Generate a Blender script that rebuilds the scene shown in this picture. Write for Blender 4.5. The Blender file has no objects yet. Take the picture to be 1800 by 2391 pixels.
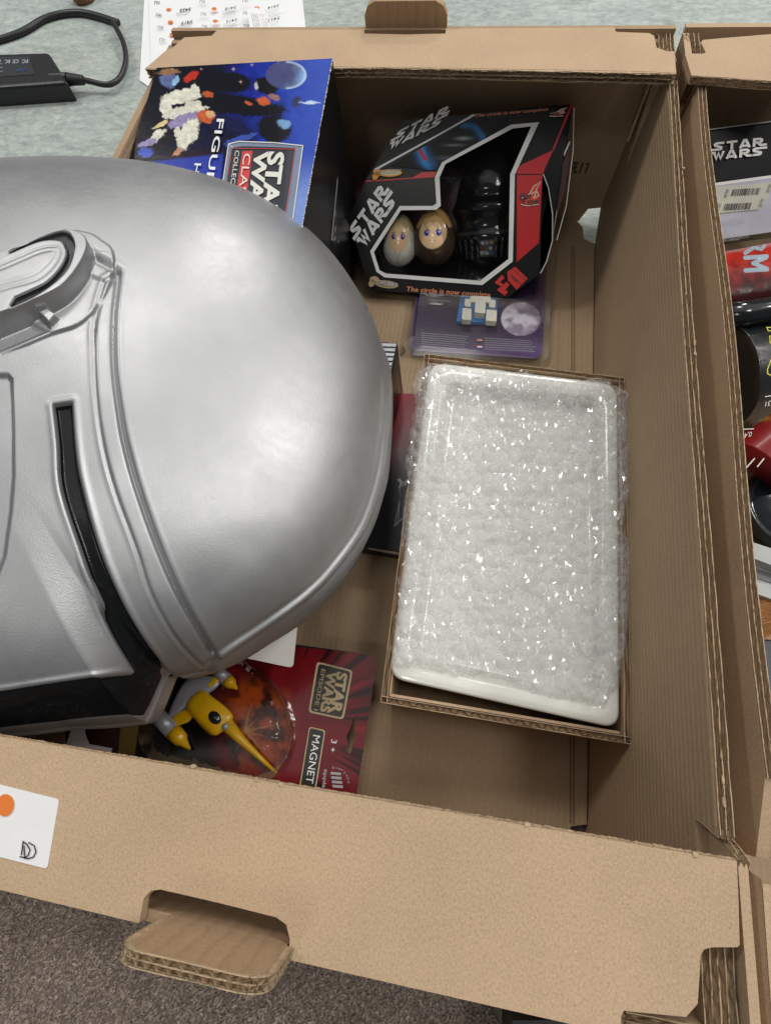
import bpy, math, random
import numpy as np
from mathutils import Vector, Matrix, geometry, noise as mnoise
random.seed(4); rng = np.random.default_rng(7)
S = bpy.context.scene
COL = S.collection

# ------------------------------------------------------------------ camera
CAM_ROT = (0.404058, 0.078296, 0.154059)
CAM_POS = np.array([-0.116604, 0.080824, 0.414633])
FPX, CX, CY = 1285.107, 900.0, 1195.5           # focal length and centre for an 1800 x 2391 picture
cd = bpy.data.cameras.new('camera'); cam = bpy.data.objects.new('camera', cd); COL.objects.link(cam)
cam.location = CAM_POS; cam.rotation_euler = CAM_ROT
cd.sensor_fit = 'HORIZONTAL'; cd.sensor_width = 36.0; cd.lens = FPX / 1800 * 36
cd.clip_start = 0.01; cd.clip_end = 50
S.camera = cam
RM = np.array(cam.rotation_euler.to_matrix())

# ------------------------------------------------------------------ light
S.view_settings.view_transform = 'Standard'; S.view_settings.look = 'None'
S.view_settings.exposure = 0.0; S.view_settings.gamma = 1.0
wd = bpy.data.worlds.new('World'); S.world = wd; wd.use_nodes = True
bg = wd.node_tree.nodes['Background']; bg.inputs[0].default_value = (0.90, 0.96, 1.0, 1); bg.inputs[1].default_value = 0.13

def ceiling_lamp(x, y, sx, sy, power, z=2.3, col=(1.0, 0.97, 0.92)):
    l = bpy.data.lights.new('ceiling_lamp', 'AREA'); l.shape = 'RECTANGLE'; l.size = sx; l.size_y = sy
    l.energy = power; l.color = col
    o = bpy.data.objects.new('ceiling_lamp', l); COL.objects.link(o); o.location = (x, y, z)
    return o
LAMPS = [(0.44, 3.70, .40, .40, 52), (2.45, 2.40, .36, .36, 44), (2.25, 0.95, .36, .36, 36), (0.90, 0.10, .40, .40, 10), (-0.32, 1.62, .40, .40, 12), (-2.2, 1.4, .40, .40, 26), (-0.55, -1.05, .40, .40, 6)]
for a in LAMPS: ceiling_lamp(*a)
ceiling_lamp(0.3, 1.5, 3.8, 3.2, 25, 2.6, (1.0, .98, .95))      # the lit white ceiling itself

# ------------------------------------------------------------------ helpers
def ray(px, py):
    return RM @ np.array([(px - CX) / FPX, -(py - CY) / FPX, -1.0])
def U(px, py, z):                                # the point at height z seen at a place of the photograph
    d = ray(px, py); return CAM_POS + d * ((z - CAM_POS[2]) / d[2])
def UP(px, py, p0, n):                           # same on any plane
    d = ray(px, py); n = np.asarray(n, float); return CAM_POS + d * (n @ (np.asarray(p0) - CAM_POS)) / (n @ d)
def proj(P):
    q = (np.asarray(P) - CAM_POS) @ RM
    return np.stack([CX - FPX * q[..., 0] / q[..., 2], CY + FPX * q[..., 1] / q[..., 2]], -1)
def unit(v): v = np.asarray(v, float); return v / np.linalg.norm(v)

ORI = {}
def thing(name, label, cat, loc=(0, 0, 0), group=None):
    o = bpy.data.objects.new(name, None); COL.objects.link(o); o.location = loc; o.empty_display_size = .01
    ORI[o.name] = np.array(loc, float); o['label'] = label; o['category'] = cat
    if group: o['group'] = group
    return o
def mesh(name, V, F, mat, parent=None, smooth=False, cols=None, kind=None, label=None, mats=None, midx=None):
    V = np.asarray(V, float)
    org = ORI[parent.name] if parent is not None else V.mean(0) * 0
    me = bpy.data.meshes.new(name)
    me.from_pydata((V - org).tolist(), [], [list(map(int, f)) for f in F])
    for m in (mats or [mat]): me.materials.append(m)
    if midx is not None: me.polygons.foreach_set('material_index', np.asarray(midx, np.int32))
    if smooth: me.polygons.foreach_set('use_smooth', [True] * len(me.polygons))
    if cols is not None:
        a = me.color_attributes.new('print', 'FLOAT_COLOR', 'POINT')
        c = np.ones((len(V), 4)); c[:, :3] = np.clip(cols, 0, 1); a.data.foreach_set('color', c.ravel())
    me.update()
    o = bpy.data.objects.new(name, me); COL.objects.link(o)
    if parent is not None: o.parent = parent
    ORI[o.name] = np.array(org, float)
    if kind: o['kind'] = kind
    if label: o['label'] = label
    return o
def tag(o, label, cat, group=None):
    o['label'] = label; o['category'] = cat
    if group: o['group'] = group
    return o
class MB:                                        # collects shapes for ONE mesh
    def __init__(s): s.V = []; s.F = []
    def add(s, V, F):
        b = len(s.V); s.V += [tuple(map(float, v)) for v in V]; s.F += [[i + b for i in f] for f in F]; return s
    def prism(s, top, vec):                      # a flat outline given depth
        top = [np.asarray(p, float) for p in top]; n = len(top); vec = np.asarray(vec, float)
        nrm = np.zeros(3)
        for i in range(n): nrm += np.cross(top[i], top[(i + 1) % n])
        if nrm @ vec > 0: top = top[::-1]
        V = top + [p + vec for p in top]
        F = [list(range(n)), list(range(2 * n - 1, n - 1, -1))] + [[i, i + n, (i + 1) % n + n, (i + 1) % n] for i in range(n)]
        return s.add(V, F)
    def box(s, lo, hi):
        x0, y0, z0 = lo; x1, y1, z1 = hi
        return s.prism([(x0, y0, z1), (x1, y0, z1), (x1, y1, z1), (x0, y1, z1)], (0, 0, z0 - z1))
    def tube(s, pts, r, n=10, caps=True):
        pts = [np.asarray(p, float) for p in pts]; m = len(pts); V = []; F = []
        rs = r if hasattr(r, '__len__') else [r] * m
        up = np.array([0, 0, 1.0]); 
        for i in range(m):
            t = unit(pts[min(i + 1, m - 1)] - pts[max(i - 1, 0)])
            a = np.cross(t, up)
            if np.linalg.norm(a) < 1e-3: a = np.cross(t, [0, 1.0, 0.01])
            a = unit(a); b = np.cross(a, t)
            for k in range(n):
                th = 2 * math.pi * k / n; V.append(pts[i] + rs[i] * (math.cos(th) * a + math.sin(th) * b))
        for i in range(m - 1):
            for k in range(n):
                k2 = (k + 1) % n; F.append([i * n + k, i * n + k2, (i + 1) * n + k2, (i + 1) * n + k])
        if caps: F += [list(range(n))[::-1], list(range((m - 1) * n, m * n))]
        return s.add(V, F)
    def lathe(s, base, axis, prof, n=32, a0=None):
        axis = unit(axis); a = unit(np.cross(axis, [0.3, .2, .9])) if a0 is None else unit(np.asarray(a0, float) - axis * (axis @ np.asarray(a0, float)))
        b = np.cross(axis, a); V = []; F = []
        for h, r in prof:
            for k in range(n):
                th = 2 * math.pi * k / n; V.append(np.asarray(base) + axis * h + r * (math.cos(th) * a + math.sin(th) * b))
        for i in range(len(prof) - 1):
            for k in range(n):
                k2 = (k + 1) % n; F.append([i * n + k, i * n + k2, (i + 1) * n + k2, (i + 1) * n + k])
        F += [list(range(n))[::-1], list(range((len(prof) - 1) * n, len(prof) * n))]
        return s.add(V, F)
    def build(s, name, mat, parent=None, **k): return mesh(name, s.V, s.F, mat, parent, **k)

def lin(r, g, b):                                # sRGB 0-255 to linear
    f = lambda c: (c / 255 / 12.92) if c / 255 <= .04045 else ((c / 255 + .055) / 1.055) ** 2.4
    return (f(r), f(g), f(b))
def fbm(x, y, sc, oct=4, seed=0):                # value noise, 0..1
    x = np.asarray(x, float) / sc; y = np.asarray(y, float) / sc; out = 0; amp = 1; tot = 0
    T = np.random.default_rng(seed).random((256, 256))
    for _ in range(oct):
        xi = np.floor(x).astype(int); yi = np.floor(y).astype(int); fx = x - xi; fy = y - yi
        fx = fx * fx * (3 - 2 * fx); fy = fy * fy * (3 - 2 * fy)
        g = lambda a, b: T[a % 256, b % 256]
        v = (g(xi, yi) * (1 - fx) + g(xi + 1, yi) * fx) * (1 - fy) + (g(xi, yi + 1) * (1 - fx) + g(xi + 1, yi + 1) * fx) * fy
        out = out + v * amp; tot += amp; amp *= .5; x = x * 2.03 + 17; y = y * 2.03 + 5
    return out / tot
def sstep(a, b, x): t = np.clip((x - a) / (b - a), 0, 1); return t * t * (3 - 2 * t)
def sdpoly(Q, poly):                             # signed distance to a polygon, negative inside
    poly = np.asarray(poly, float); n = len(poly); d = np.full(len(Q), 1e18); ins = np.zeros(len(Q), bool)
    for i in range(n):
        a = poly[i]; b = poly[(i + 1) % n]; e = b - a; w = Q - a
        t = np.clip((w @ e) / (e @ e), 0, 1); v = w - t[:, None] * e; d = np.minimum(d, (v * v).sum(1))
        c = ((a[1] > Q[:, 1]) != (b[1] > Q[:, 1]))
        ins ^= c & (Q[:, 0] < (b[0] - a[0]) * (Q[:, 1] - a[1]) / (b[1] - a[1] + 1e-12) + a[0])
    d = np.sqrt(d); return np.where(ins, -d, d)
def smoothpts(pts, n=8, closed=False):           # Catmull-Rom
    P = [np.asarray(p, float) for p in pts]; m = len(P); out = []
    rngi = range(m if closed else m - 1)
    for i in rngi:
        p0 = P[(i - 1) % m] if closed or i > 0 else P[i]; p1 = P[i]; p2 = P[(i + 1) % m]; p3 = P[(i + 2) % m] if closed or i + 2 < m else P[(i + 1) % m]
        for k in range(n):
            t = k / n
            out.append(.5 * ((2 * p1) + (p2 - p0) * t + (2 * p0 - 5 * p1 + 4 * p2 - p3) * t * t + (3 * p1 - p0 - 3 * p2 + p3) * t ** 3))
    if not closed: out.append(P[-1])
    return out

# ------------------------------------------------------------------ materials
def newmat(name):
    m = bpy.data.materials.new(name); m.use_nodes = True; nt = m.node_tree
    return m, nt, nt.nodes['Principled BSDF'], nt.nodes, nt.links
def texco(nt, scale=(1, 1, 1)):
    t = nt.nodes.new('ShaderNodeTexCoord'); mp = nt.nodes.new('ShaderNodeMapping'); mp.inputs['Scale'].default_value = scale
    nt.links.new(t.outputs['Object'], mp.inputs[0]); return mp.outputs[0]
def noisen(nt, vec, scale, detail=4, rough=.6, dist=0):
    n = nt.nodes.new('ShaderNodeTexNoise'); n.inputs['Scale'].default_value = scale; n.inputs['Detail'].default_value = detail
    n.inputs['Roughness'].default_value = rough; n.inputs['Distortion'].default_value = dist
    nt.links.new(vec, n.inputs['Vector']); return n.outputs['Fac']
def ramp(nt, fac, stops):
    r = nt.nodes.new('ShaderNodeValToRGB'); e = r.color_ramp.elements
    while len(e) < len(stops): e.new(.5)
    for q, (p, c) in zip(e, stops): q.position = p; q.color = (*c, 1)
    nt.links.new(fac, r.inputs[0]); return r.outputs[0]
def mixc(nt, fac, a, b, mode='MIX'):
    m = nt.nodes.new('ShaderNodeMix'); m.data_type = 'RGBA'; m.blend_type = mode
    for sock, v in ((m.inputs[0], fac), (m.inputs[6], a), (m.inputs[7], b)):
        if isinstance(v, (int, float)): sock.default_value = v
        elif isinstance(v, tuple): sock.default_value = (*v, 1)
        else: nt.links.new(v, sock)
    return m.outputs[2]
def bump(nt, h, strength, dist, b):
    n = nt.nodes.new('ShaderNodeBump'); n.inputs['Strength'].default_value = strength; n.inputs['Distance'].default_value = dist
    nt.links.new(h, n.inputs['Height']); nt.links.new(n.outputs[0], b.inputs['Normal']); return n
def plain(name, col, rough=.5, metal=0, coat=0, vary=.08, vs=60, bmp=0, bs=300, spec=.5):
    m, nt, b, N, L = newmat(name); v = texco(nt)
    f = noisen(nt, v, vs, 5, .65)
    c = ramp(nt, f, [(.3, tuple(x * (1 - vary) for x in col)), (.7, tuple(min(1, x * (1 + vary)) for x in col))])
    L.new(c, b.inputs['Base Color']); b.inputs['Roughness'].default_value = rough; b.inputs['Metallic'].default_value = metal
    b.inputs['Coat Weight'].default_value = coat; b.inputs['Specular IOR Level'].default_value = spec
    if bmp: bump(nt, noisen(nt, v, bs, 4), bmp, .001, b)
    return m
def cardboard(name, col, axis=None, pitch=.0045, ribs=.25, specks=True):
    m, nt, b, N, L = newmat(name); v = texco(nt)
    f1 = noisen(nt, v, 18, 4, .6); f2 = noisen(nt, v, 1000, 4, .75); f3 = noisen(nt, texco(nt, (1, .35, 1)), 2400, 2, .6)
    c = ramp(nt, f1, [(.3, tuple(x * .93 for x in col)), (.7, tuple(x * 1.06 for x in col))])
    c = mixc(nt, .42, c, ramp(nt, f2, [(.32, (.62, .6, .57)), (.55, (1, 1, 1)), (.78, (1.25, 1.25, 1.25))]), 'MULTIPLY')
    c = mixc(nt, .48, c, ramp(nt, f3, [(.3, (.6, .57, .52)), (.5, (1, 1, 1))]), 'MULTIPLY')
    if specks:
        vo = N.new('ShaderNodeTexVoronoi'); vo.inputs['Scale'].default_value = 300; L.new(texco(nt, (1, .45, 1)), vo.inputs['Vector'])
        c = mixc(nt, ramp(nt, vo.outputs['Distance'], [(.03, (.8, .8, .8)), (.07, (0, 0, 0))]), c, tuple(x * .62 for x in col))
        vo2 = N.new('ShaderNodeTexVoronoi'); vo2.inputs['Scale'].default_value = 140; L.new(texco(nt, (.5, 1, 1)), vo2.inputs['Vector'])
        c = mixc(nt, ramp(nt, vo2.outputs['Distance'], [(.015, (.7, .7, .7)), (.04, (0, 0, 0))]), c, tuple(min(.9, x * 1.5) for x in col))
    L.new(c, b.inputs['Base Color']); b.inputs['Roughness'].default_value = .78; b.inputs['Specular IOR Level'].default_value = .25
    h = f2
    if axis:
        w = N.new('ShaderNodeTexWave'); w.bands_direction = axis; w.inputs['Scale'].default_value = .314 / pitch
        w.inputs['Distortion'].default_value = 2.2; w.inputs['Detail'].default_value = 2; w.inputs['Detail Scale'].default_value = 1.5
        L.new(texco(nt), w.inputs['Vector'])
        h = mixc(nt, .75, f2, w.outputs['Fac'])
        c2 = mixc(nt, ribs, c, ramp(nt, w.outputs['Fac'], [(0, (.72, .7, .68)), (.35, (1, 1, 1))]), 'MULTIPLY'); L.new(c2, b.inputs['Base Color'])
    bump(nt, h, .35, .0006, b)
    return m
def printed(name, rough=.3, coat=.2, bmp=.05, bs=140):    # reads the print colours stored on the mesh
    m, nt, b, N, L = newmat(name); a = N.new('ShaderNodeAttribute'); a.attribute_name = 'print'
    L.new(a.outputs['Color'], b.inputs['Base Color']); b.inputs['Roughness'].default_value = rough; b.inputs['Coat Weight'].default_value = coat
    b.inputs['Coat Roughness'].default_value = .15; b.inputs['Specular IOR Level'].default_value = .22
    if bmp: bump(nt, noisen(nt, texco(nt), bs, 3), bmp, .002, b)
    return m
def clearfilm(name, tint=(1, 1, 1), gloss=.16, rough=.07, bmp=.3, bs=60, milk=0.0):
    m, nt, b, N, L = newmat(name); out = N['Material Output']; N.remove(b)
    tr = N.new('ShaderNodeBsdfTransparent'); tr.inputs[0].default_value = (*tint, 1)
    gl = N.new('ShaderNodeBsdfGlossy'); gl.inputs['Roughness'].default_value = rough
    fr = N.new('ShaderNodeFresnel'); fr.inputs['IOR'].default_value = 1.45
    bp = N.new('ShaderNodeBump'); bp.inputs['Strength'].default_value = bmp; bp.inputs['Distance'].default_value = .003
    L.new(noisen(nt, texco(nt), bs, 3), bp.inputs['Height']); L.new(bp.outputs[0], gl.inputs['Normal']); L.new(bp.outputs[0], fr.inputs['Normal'])
    ad = N.new('ShaderNodeMath'); ad.operation = 'MULTIPLY_ADD'; ad.inputs[1].default_value = .6; ad.inputs[2].default_value = gloss - .022; ad.use_clamp = True
    L.new(fr.outputs[0], ad.inputs[0])
    base = tr.outputs[0]
    if milk:
        df = N.new('ShaderNodeBsdfDiffuse'); df.inputs[0].default_value = (.9, .92, .93, 1)
        m1 = N.new('ShaderNodeMixShader'); m1.inputs[0].default_value = milk; L.new(tr.outputs[0], m1.inputs[1]); L.new(df.outputs[0], m1.inputs[2]); base = m1.outputs[0]
    mx = N.new('ShaderNodeMixShader'); L.new(ad.outputs[0], mx.inputs[0]); L.new(base, mx.inputs[1]); L.new(gl.outputs[0], mx.inputs[2])
    L.new(mx.outputs[0], out.inputs[0]); return m

KRAFT = (.50, .345, .205)
M = {}
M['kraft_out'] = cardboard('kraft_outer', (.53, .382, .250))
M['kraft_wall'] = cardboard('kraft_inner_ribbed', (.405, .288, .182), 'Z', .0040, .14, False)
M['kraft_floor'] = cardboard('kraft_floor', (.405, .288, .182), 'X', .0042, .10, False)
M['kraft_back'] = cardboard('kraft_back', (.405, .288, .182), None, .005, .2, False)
M['kraft_tab'] = cardboard('kraft_tab', (.43, .295, .178), 'X', .0075, .35, False)
M['kraft_edge'] = plain('kraft_liner_edge', (.44, .325, .205), .85, vary=.25, vs=300)
M['kraft_core'] = plain('kraft_core', (.20, .135, .075), .9, vary=.2, vs=200)
M['flute'] = plain('kraft_flute', (.42, .31, .195), .85, vary=.2, vs=200)
M['white_print'] = plain('white_print', (.80, .80, .80), .4, vary=.03)
M['black_print'] = plain('black_print', (.008, .008, .009), .30, coat=.0, vary=.2, bmp=.05, bs=90, spec=.3)
M['red_print'] = plain('red_print', lin(200, 30, 34), .3, coat=.2, vary=.06)
M['black'] = plain('black_plastic', (.014, .014, .016), .42, vary=.2, vs=200, bmp=.05, bs=900)

def clip(V, F, sd):                              # cut a triangle mesh along sd = 0
    s = sd[F]; pos = (s > 0).sum(1)
    ins = F[pos == 0].tolist(); outs = F[pos == 3].tolist(); V = V.tolist(); Q = sd.tolist(); cache = {}
    def mid(a, b):
        k = (min(a, b), max(a, b))
        if k not in cache:
            t = Q[a] / (Q[a] - Q[b]); t = min(1, max(0, t)); cache[k] = len(V)
            V.append([V[a][i] + (V[b][i] - V[a][i]) * t for i in range(len(V[a]))]); Q.append(0.0)
        return cache[k]
    for tri in F[(pos == 1) | (pos == 2)].tolist():
        pi, po = [], []
        for i in range(3):
            a, b = tri[i], tri[(i + 1) % 3]
            (po if Q[a] > 0 else pi).append(a)
            if (Q[a] > 0) != (Q[b] > 0): m_ = mid(a, b); pi.append(m_); po.append(m_)
        for q, dst in ((pi, ins), (po, outs)):
            for k in range(1, len(q) - 1): dst.append([q[0], q[k], q[k + 1]])
    return np.array(V), np.array(ins, int).reshape(-1, 3), np.array(outs, int).reshape(-1, 3), np.array(Q)

class Art:                                       # prints on a plane of an object
    def __init__(s, p0, n, parent):
        s.p0 = np.asarray(p0, float); s.n = unit(n); s.parent = parent
        if s.n @ (CAM_POS - s.p0) < 0: s.n = -s.n
        s.k = 0
    @classmethod
    def three(c, a, b, d, parent): return c(a, np.cross(np.asarray(b) - a, np.asarray(d) - a), parent)
    def pt(s, px, py, lift=None):
        return UP(px, py, s.p0 + s.n * (lift if lift is not None else .00015 * s.k), s.n)
    def poly(s, name, polys, mat, lift=None):    # flat print, each outline a face
        s.k += 1; b = MB()
        for q in polys:
            P = [s.pt(x, y, lift) for x, y in q]
            tri = geometry.tessellate_polygon([[Vector(p) for p in P]]); b.add(P, [list(t) for t in tri])
        return b.build(name, mat, s.parent)
    def ring(s, name, outer, inner, mat, lift=None):
        s.k += 1
        P = [s.pt(x, y, lift) for x, y in outer]; Q = [s.pt(x, y, lift) for x, y in inner]
        tri = geometry.tessellate_polygon([[Vector(p) for p in P], [Vector(p) for p in Q]])
        return MB().add(P + Q, [list(t) for t in tri]).build(name, mat, s.parent)
    def flat(s, name, V2, F, o, xv, yv, mat):    # local 2-D shapes through an affine map in the picture
        s.k += 1; o, xv, yv = map(lambda a: np.asarray(a, float), (o, xv, yv))
        P = [s.pt(*(o + v[0] * xv + v[1] * yv)) for v in V2]
        return mesh(name, P, F, mat, s.parent)
    def text(s, name, txt, a, b, up, mat, bold=0.0, shear=0.0):   # baseline from a to b, capitals as tall as up
        V, F = font(txt, bold, shear); a = np.asarray(a, float); b = np.asarray(b, float)
        return s.flat(name, V, F, a, b - a, up, mat)
    def logo(s, name, o, xv, yv, mat, w=.25):
        V, F = starlogo(w); return s.flat(name, V, F, o, xv, yv, mat)
    def grid(s, name, quad, nx, ny, fn, mat, lift=None, inside=None, hole=None):   # quad: corners (u0v0, u1v0, u1v1, u0v1) in picture places
        s.k += 1; q = [s.pt(x, y, lift) for x, y in quad]
        u, v = np.meshgrid(np.linspace(0, 1, nx + 1), np.linspace(0, 1, ny + 1)); u = u.ravel()[:, None]; v = v.ravel()[:, None]
        P = (q[0] * (1 - u) + q[1] * u) * (1 - v) + (q[3] * (1 - u) + q[2] * u) * v
        F = [[j * (nx + 1) + i, j * (nx + 1) + i + 1, (j + 1) * (nx + 1) + i + 1, (j + 1) * (nx + 1) + i] for j in range(ny) for i in range(nx)]
        Q = proj(P)
        for pol, sg in ((inside, 1), (hole, -1)):
            if pol is None: continue
            T = np.array([[f[0], f[1], f[2]] for f in F] + [[f[0], f[2], f[3]] for f in F]) if len(F[0]) == 4 else np.asarray(F)
            P, F, _, _ = clip(P, T, sg * sdpoly(proj(P), pol)); Q = proj(P)
        return mesh(name, P, F, mat, s.parent, cols=fn(Q[:, 0], Q[:, 1]), smooth=True)
_fc = {}
def font(txt, bold=0.0, shear=0.0):
    k = (txt, bold, shear)
    if k in _fc: return _fc[k]
    c = bpy.data.curves.new('t', 'FONT'); c.body = txt; c.offset = bold; c.shear = shear; c.resolution_u = 3
    o = bpy.data.objects.new('t', c); COL.objects.link(o); dg = bpy.context.evaluated_depsgraph_get()
    me = o.evaluated_get(dg).to_mesh(); V = np.array([v.co[:2] for v in me.vertices]); F = [list(p.vertices) for p in me.polygons]
    o.evaluated_get(dg).to_mesh_clear(); bpy.data.objects.remove(o); bpy.data.curves.remove(c)
    V[:, 0] = (V[:, 0] - V[:, 0].min()) / max(1e-6, np.ptp(V[:, 0])); V[:, 1] /= .70
    _fc[k] = (V, F); return _fc[k]
def stroke(pts, w, closed=False):                # mitred line
    P = [np.asarray(p, float) for p in pts]; n = len(P); L, R_ = [], []
    for i in range(n):
        a = P[i - 1] if (i > 0 or closed) else None; b = P[(i + 1) % n] if (i < n - 1 or closed) else None
        d1 = unit(P[i] - a) if a is not None else None; d2 = unit(b - P[i]) if b is not None else None
        if d1 is None: d1 = d2
        if d2 is None: d2 = d1
        n1 = np.array([-d1[1], d1[0]]); n2 = np.array([-d2[1], d2[0]]); m = n1 + n2
        m = m / max(.35, (m @ n1)) if np.linalg.norm(m) > 1e-6 else n1
        L.append(P[i] + m * w / 2); R_.append(P[i] - m * w / 2)
    V = L + R_; F = [[i, (i + 1) % n, (i + 1) % n + n, i + n] for i in range(n if closed else n - 1)]
    return V, F
def strokes(lst):
    V, F = [], []
    for pts, w in lst:
        v, f = stroke(pts, w); b = len(V); V += v; F += [[i + b for i in q] for q in f]
    return V, F
def starlogo(w):
    L = {'S': [[(1.0, .87), (.30, .87), (.13, .76), (.16, .60), (.72, .36), (.70, .20), (.58, .13), (-.35, .13)]],
         'T': [[(-.02, .87), (1.0, .87)], [(.5, .87), (.5, 0)]],
         'A': [[(.05, 0), (.42, .92), (.58, .92), (.95, 0)], [(.22, .24), (.78, .24)]],
         'R': [[(.13, 0), (.13, .87), (.68, .87), (.85, .74), (.83, .58), (.66, .46), (.13, .46)], [(.45, .46), (.80, .13), (1.35, .13)]],
         'W': [[(-.2, .87), (.10, .87), (.30, .12), (.50, .80), (.70, .12), (.98, 1)]],
         's': [[(1.4, .87), (.30, .87), (.13, .76), (.16, .60), (.80, .36), (.78, .20), (.62, .13), (-.12, .13)]]}
    V, F = [], []
    for row, word in ((.52, 'STAR'), (0.0, 'WARs')):
        for i, ch in enumerate(word):
            for q in L[ch]:
                v, f = stroke(q, w); b = len(V)
                V += [np.array([(p[0] * .80 + i) * .25 + .03, p[1] * .47 + row]) for p in v]; F += [[k + b for k in z] for z in f]
    return V, F
def disc(cx, cy, rx, ry, n=28, rot=0):
    c, s_ = math.cos(rot), math.sin(rot)
    return [(cx + rx * math.cos(t) * c - ry * math.sin(t) * s_, cy + rx * math.cos(t) * s_ + ry * math.sin(t) * c) for t in np.linspace(0, 2 * math.pi, n, endpoint=False)]

def corr(mbl, mbf, A, B, inward, up, t, plies=2, pitch=.0075, depth=.005, wob=0.0, flat=False):
    """open edge of corrugated board from A to B: liners into mbl, wavy plies into mbf"""
    A, B, inward, up = (np.asarray(v, float) for v in (A, B, inward, up)); Ln = np.linalg.norm(B - A); d = (B - A) / Ln
    n = max(8, int(Ln / pitch * 8)); s = np.linspace(0, Ln, n + 1)
    def strip(mb, hs, jit=0):
        V = []
        for si, h in zip(s, hs):
            o = np.array([fbm(np.array([si * 1.0]), np.array([h * 50 + 3]), .012, 3, 5)[0] - .5]) * wob
            p = A + d * si + up * h
            V += [p - inward * (0.0006 * jit * (random.random() - .5) * 2 + o[0]), p + inward * depth]
        mb.add(V, [[2 * i, 2 * i + 2, 2 * i + 3, 2 * i + 1] for i in range(n)])
    h0 = t / plies
    for k in range(plies + 1):
        for e in (-.00013, .00013): strip(mbl, [k * h0 + e - (.0003 if k == plies else -.0003 if k == 0 else 0)] * (n + 1), .6)
        V = []
        for si in s:
            o = (fbm(np.array([si]), np.array([k * 9.]), .012, 3, 5)[0] - .5) * wob
            for e in (-.00022, .00022): V.append(A + d * si + up * (k * h0 + e) - inward * o)
        mbl.add(V, [[2 * i, 2 * i + 2, 2 * i + 3, 2 * i + 1] for i in range(n)])
    for k in range(plies):
        ph = random.random() * 6; pk = pitch * (1.0 if k == 0 else .72)
        amp = h0 * (.44 if not flat else .16)
        hs = [k * h0 + h0 / 2 + amp * math.sin(2 * math.pi * si / pk + ph + 1.3 * math.sin(si * 40 + k)) for si in s]
        for e in (0, .00026): strip(mbf, [h + e for h in hs], .4)

# ------------------------------------------------------------------ ground
def ground():
    m, nt, b, N, L = newmat('vinyl_mottled'); v = texco(nt, (1, 1, 1)); v2 = texco(nt, (.7, 1.9, 1))
    f1 = noisen(nt, v2, 17, 7, .66, 1.2); f2 = noisen(nt, texco(nt, (1, 1.8, 1)), 75, 6, .72, .8); f3 = noisen(nt, v, 5, 3)
    c = ramp(nt, f1, [(.30, lin(118, 126, 124)), (.45, lin(150, 158, 154)), (.58, lin(172, 179, 175)), (.72, lin(190, 195, 190))])
    c = mixc(nt, .5, c, ramp(nt, f2, [(.36, lin(100, 110, 112)), (.5, lin(160, 168, 164)), (.64, lin(206, 206, 190))]))
    c = mixc(nt, .25, c, ramp(nt, f3, [(.35, lin(160, 168, 160)), (.65, lin(170, 186, 192))]))
    L.new(c, b.inputs['Base Color']); b.inputs['Roughness'].default_value = .6; b.inputs['Specular IOR Level'].default_value = .15
    bump(nt, f2, .15, .001, b)
    o = mesh('vinyl_floor', [(-6, .30, 0), (6, .30, 0), (6, 6, 0), (-6, 6, 0)], [[0, 1, 2, 3]], m, kind='structure')
    m, nt, b, N, L = newmat('carpet_base'); v = texco(nt)
    f1 = noisen(nt, v, 500, 3, .7); c = ramp(nt, f1, [(.3, lin(112, 100, 92)), (.7, lin(168, 154, 144))])
    L.new(c, b.inputs['Base Color']); b.inputs['Roughness'].default_value = .95
    bump(nt, f1, .8, .004, b)
    mesh('carpet', [(-6, -6, 0), (6, -6, 0), (6, .30, 0), (-6, .30, 0)], [[0, 1, 2, 3]], m, kind='structure')
    # pile: short bent tufts over the part of the carpet in view
    m, nt, b, N, L = newmat('carpet_pile'); v = texco(nt)
    oi = N.new('ShaderNodeAttribute'); oi.attribute_name = 'print'; L.new(oi.outputs['Color'], b.inputs['Base Color']); b.inputs['Roughness'].default_value = .95; b.inputs['Specular IOR Level'].default_value = .1
    n = 100000; x = rng.uniform(-.62, .04, n); y = rng.uniform(-.22, .03, n); V = np.zeros((n, 4, 3)); 
    a = rng.uniform(0, 6.28, n); w = rng.uniform(.0006, .0012, n); h = rng.uniform(.0012, .0030, n); lx = rng.normal(0, .0009, n); ly = rng.normal(0, .0009, n)
    for k in range(3):
        V[:, k, 0] = x + w * np.cos(a + k * 2.094); V[:, k, 1] = y + w * np.sin(a + k * 2.094); V[:, k, 2] = .0002
    V[:, 3, 0] = x + lx; V[:, 3, 1] = y + ly; V[:, 3, 2] = h
    F = np.array([[0, 1, 3], [1, 2, 3], [2, 0, 3]]); F = (F[None] + 4 * np.arange(n)[:, None, None]).reshape(-1, 3)
    base = np.array(lin(184, 168, 157)); c = base[None] * (0.70 + .52 * rng.random(n) + .25 * (fbm(x, y, .02, 3, 3) - .5))[:, None]
    c = np.repeat(c, 4, 0)
    mesh('carpet_pile', V.reshape(-1, 3), F, m, cols=c, kind='stuff')
ground()

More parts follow.
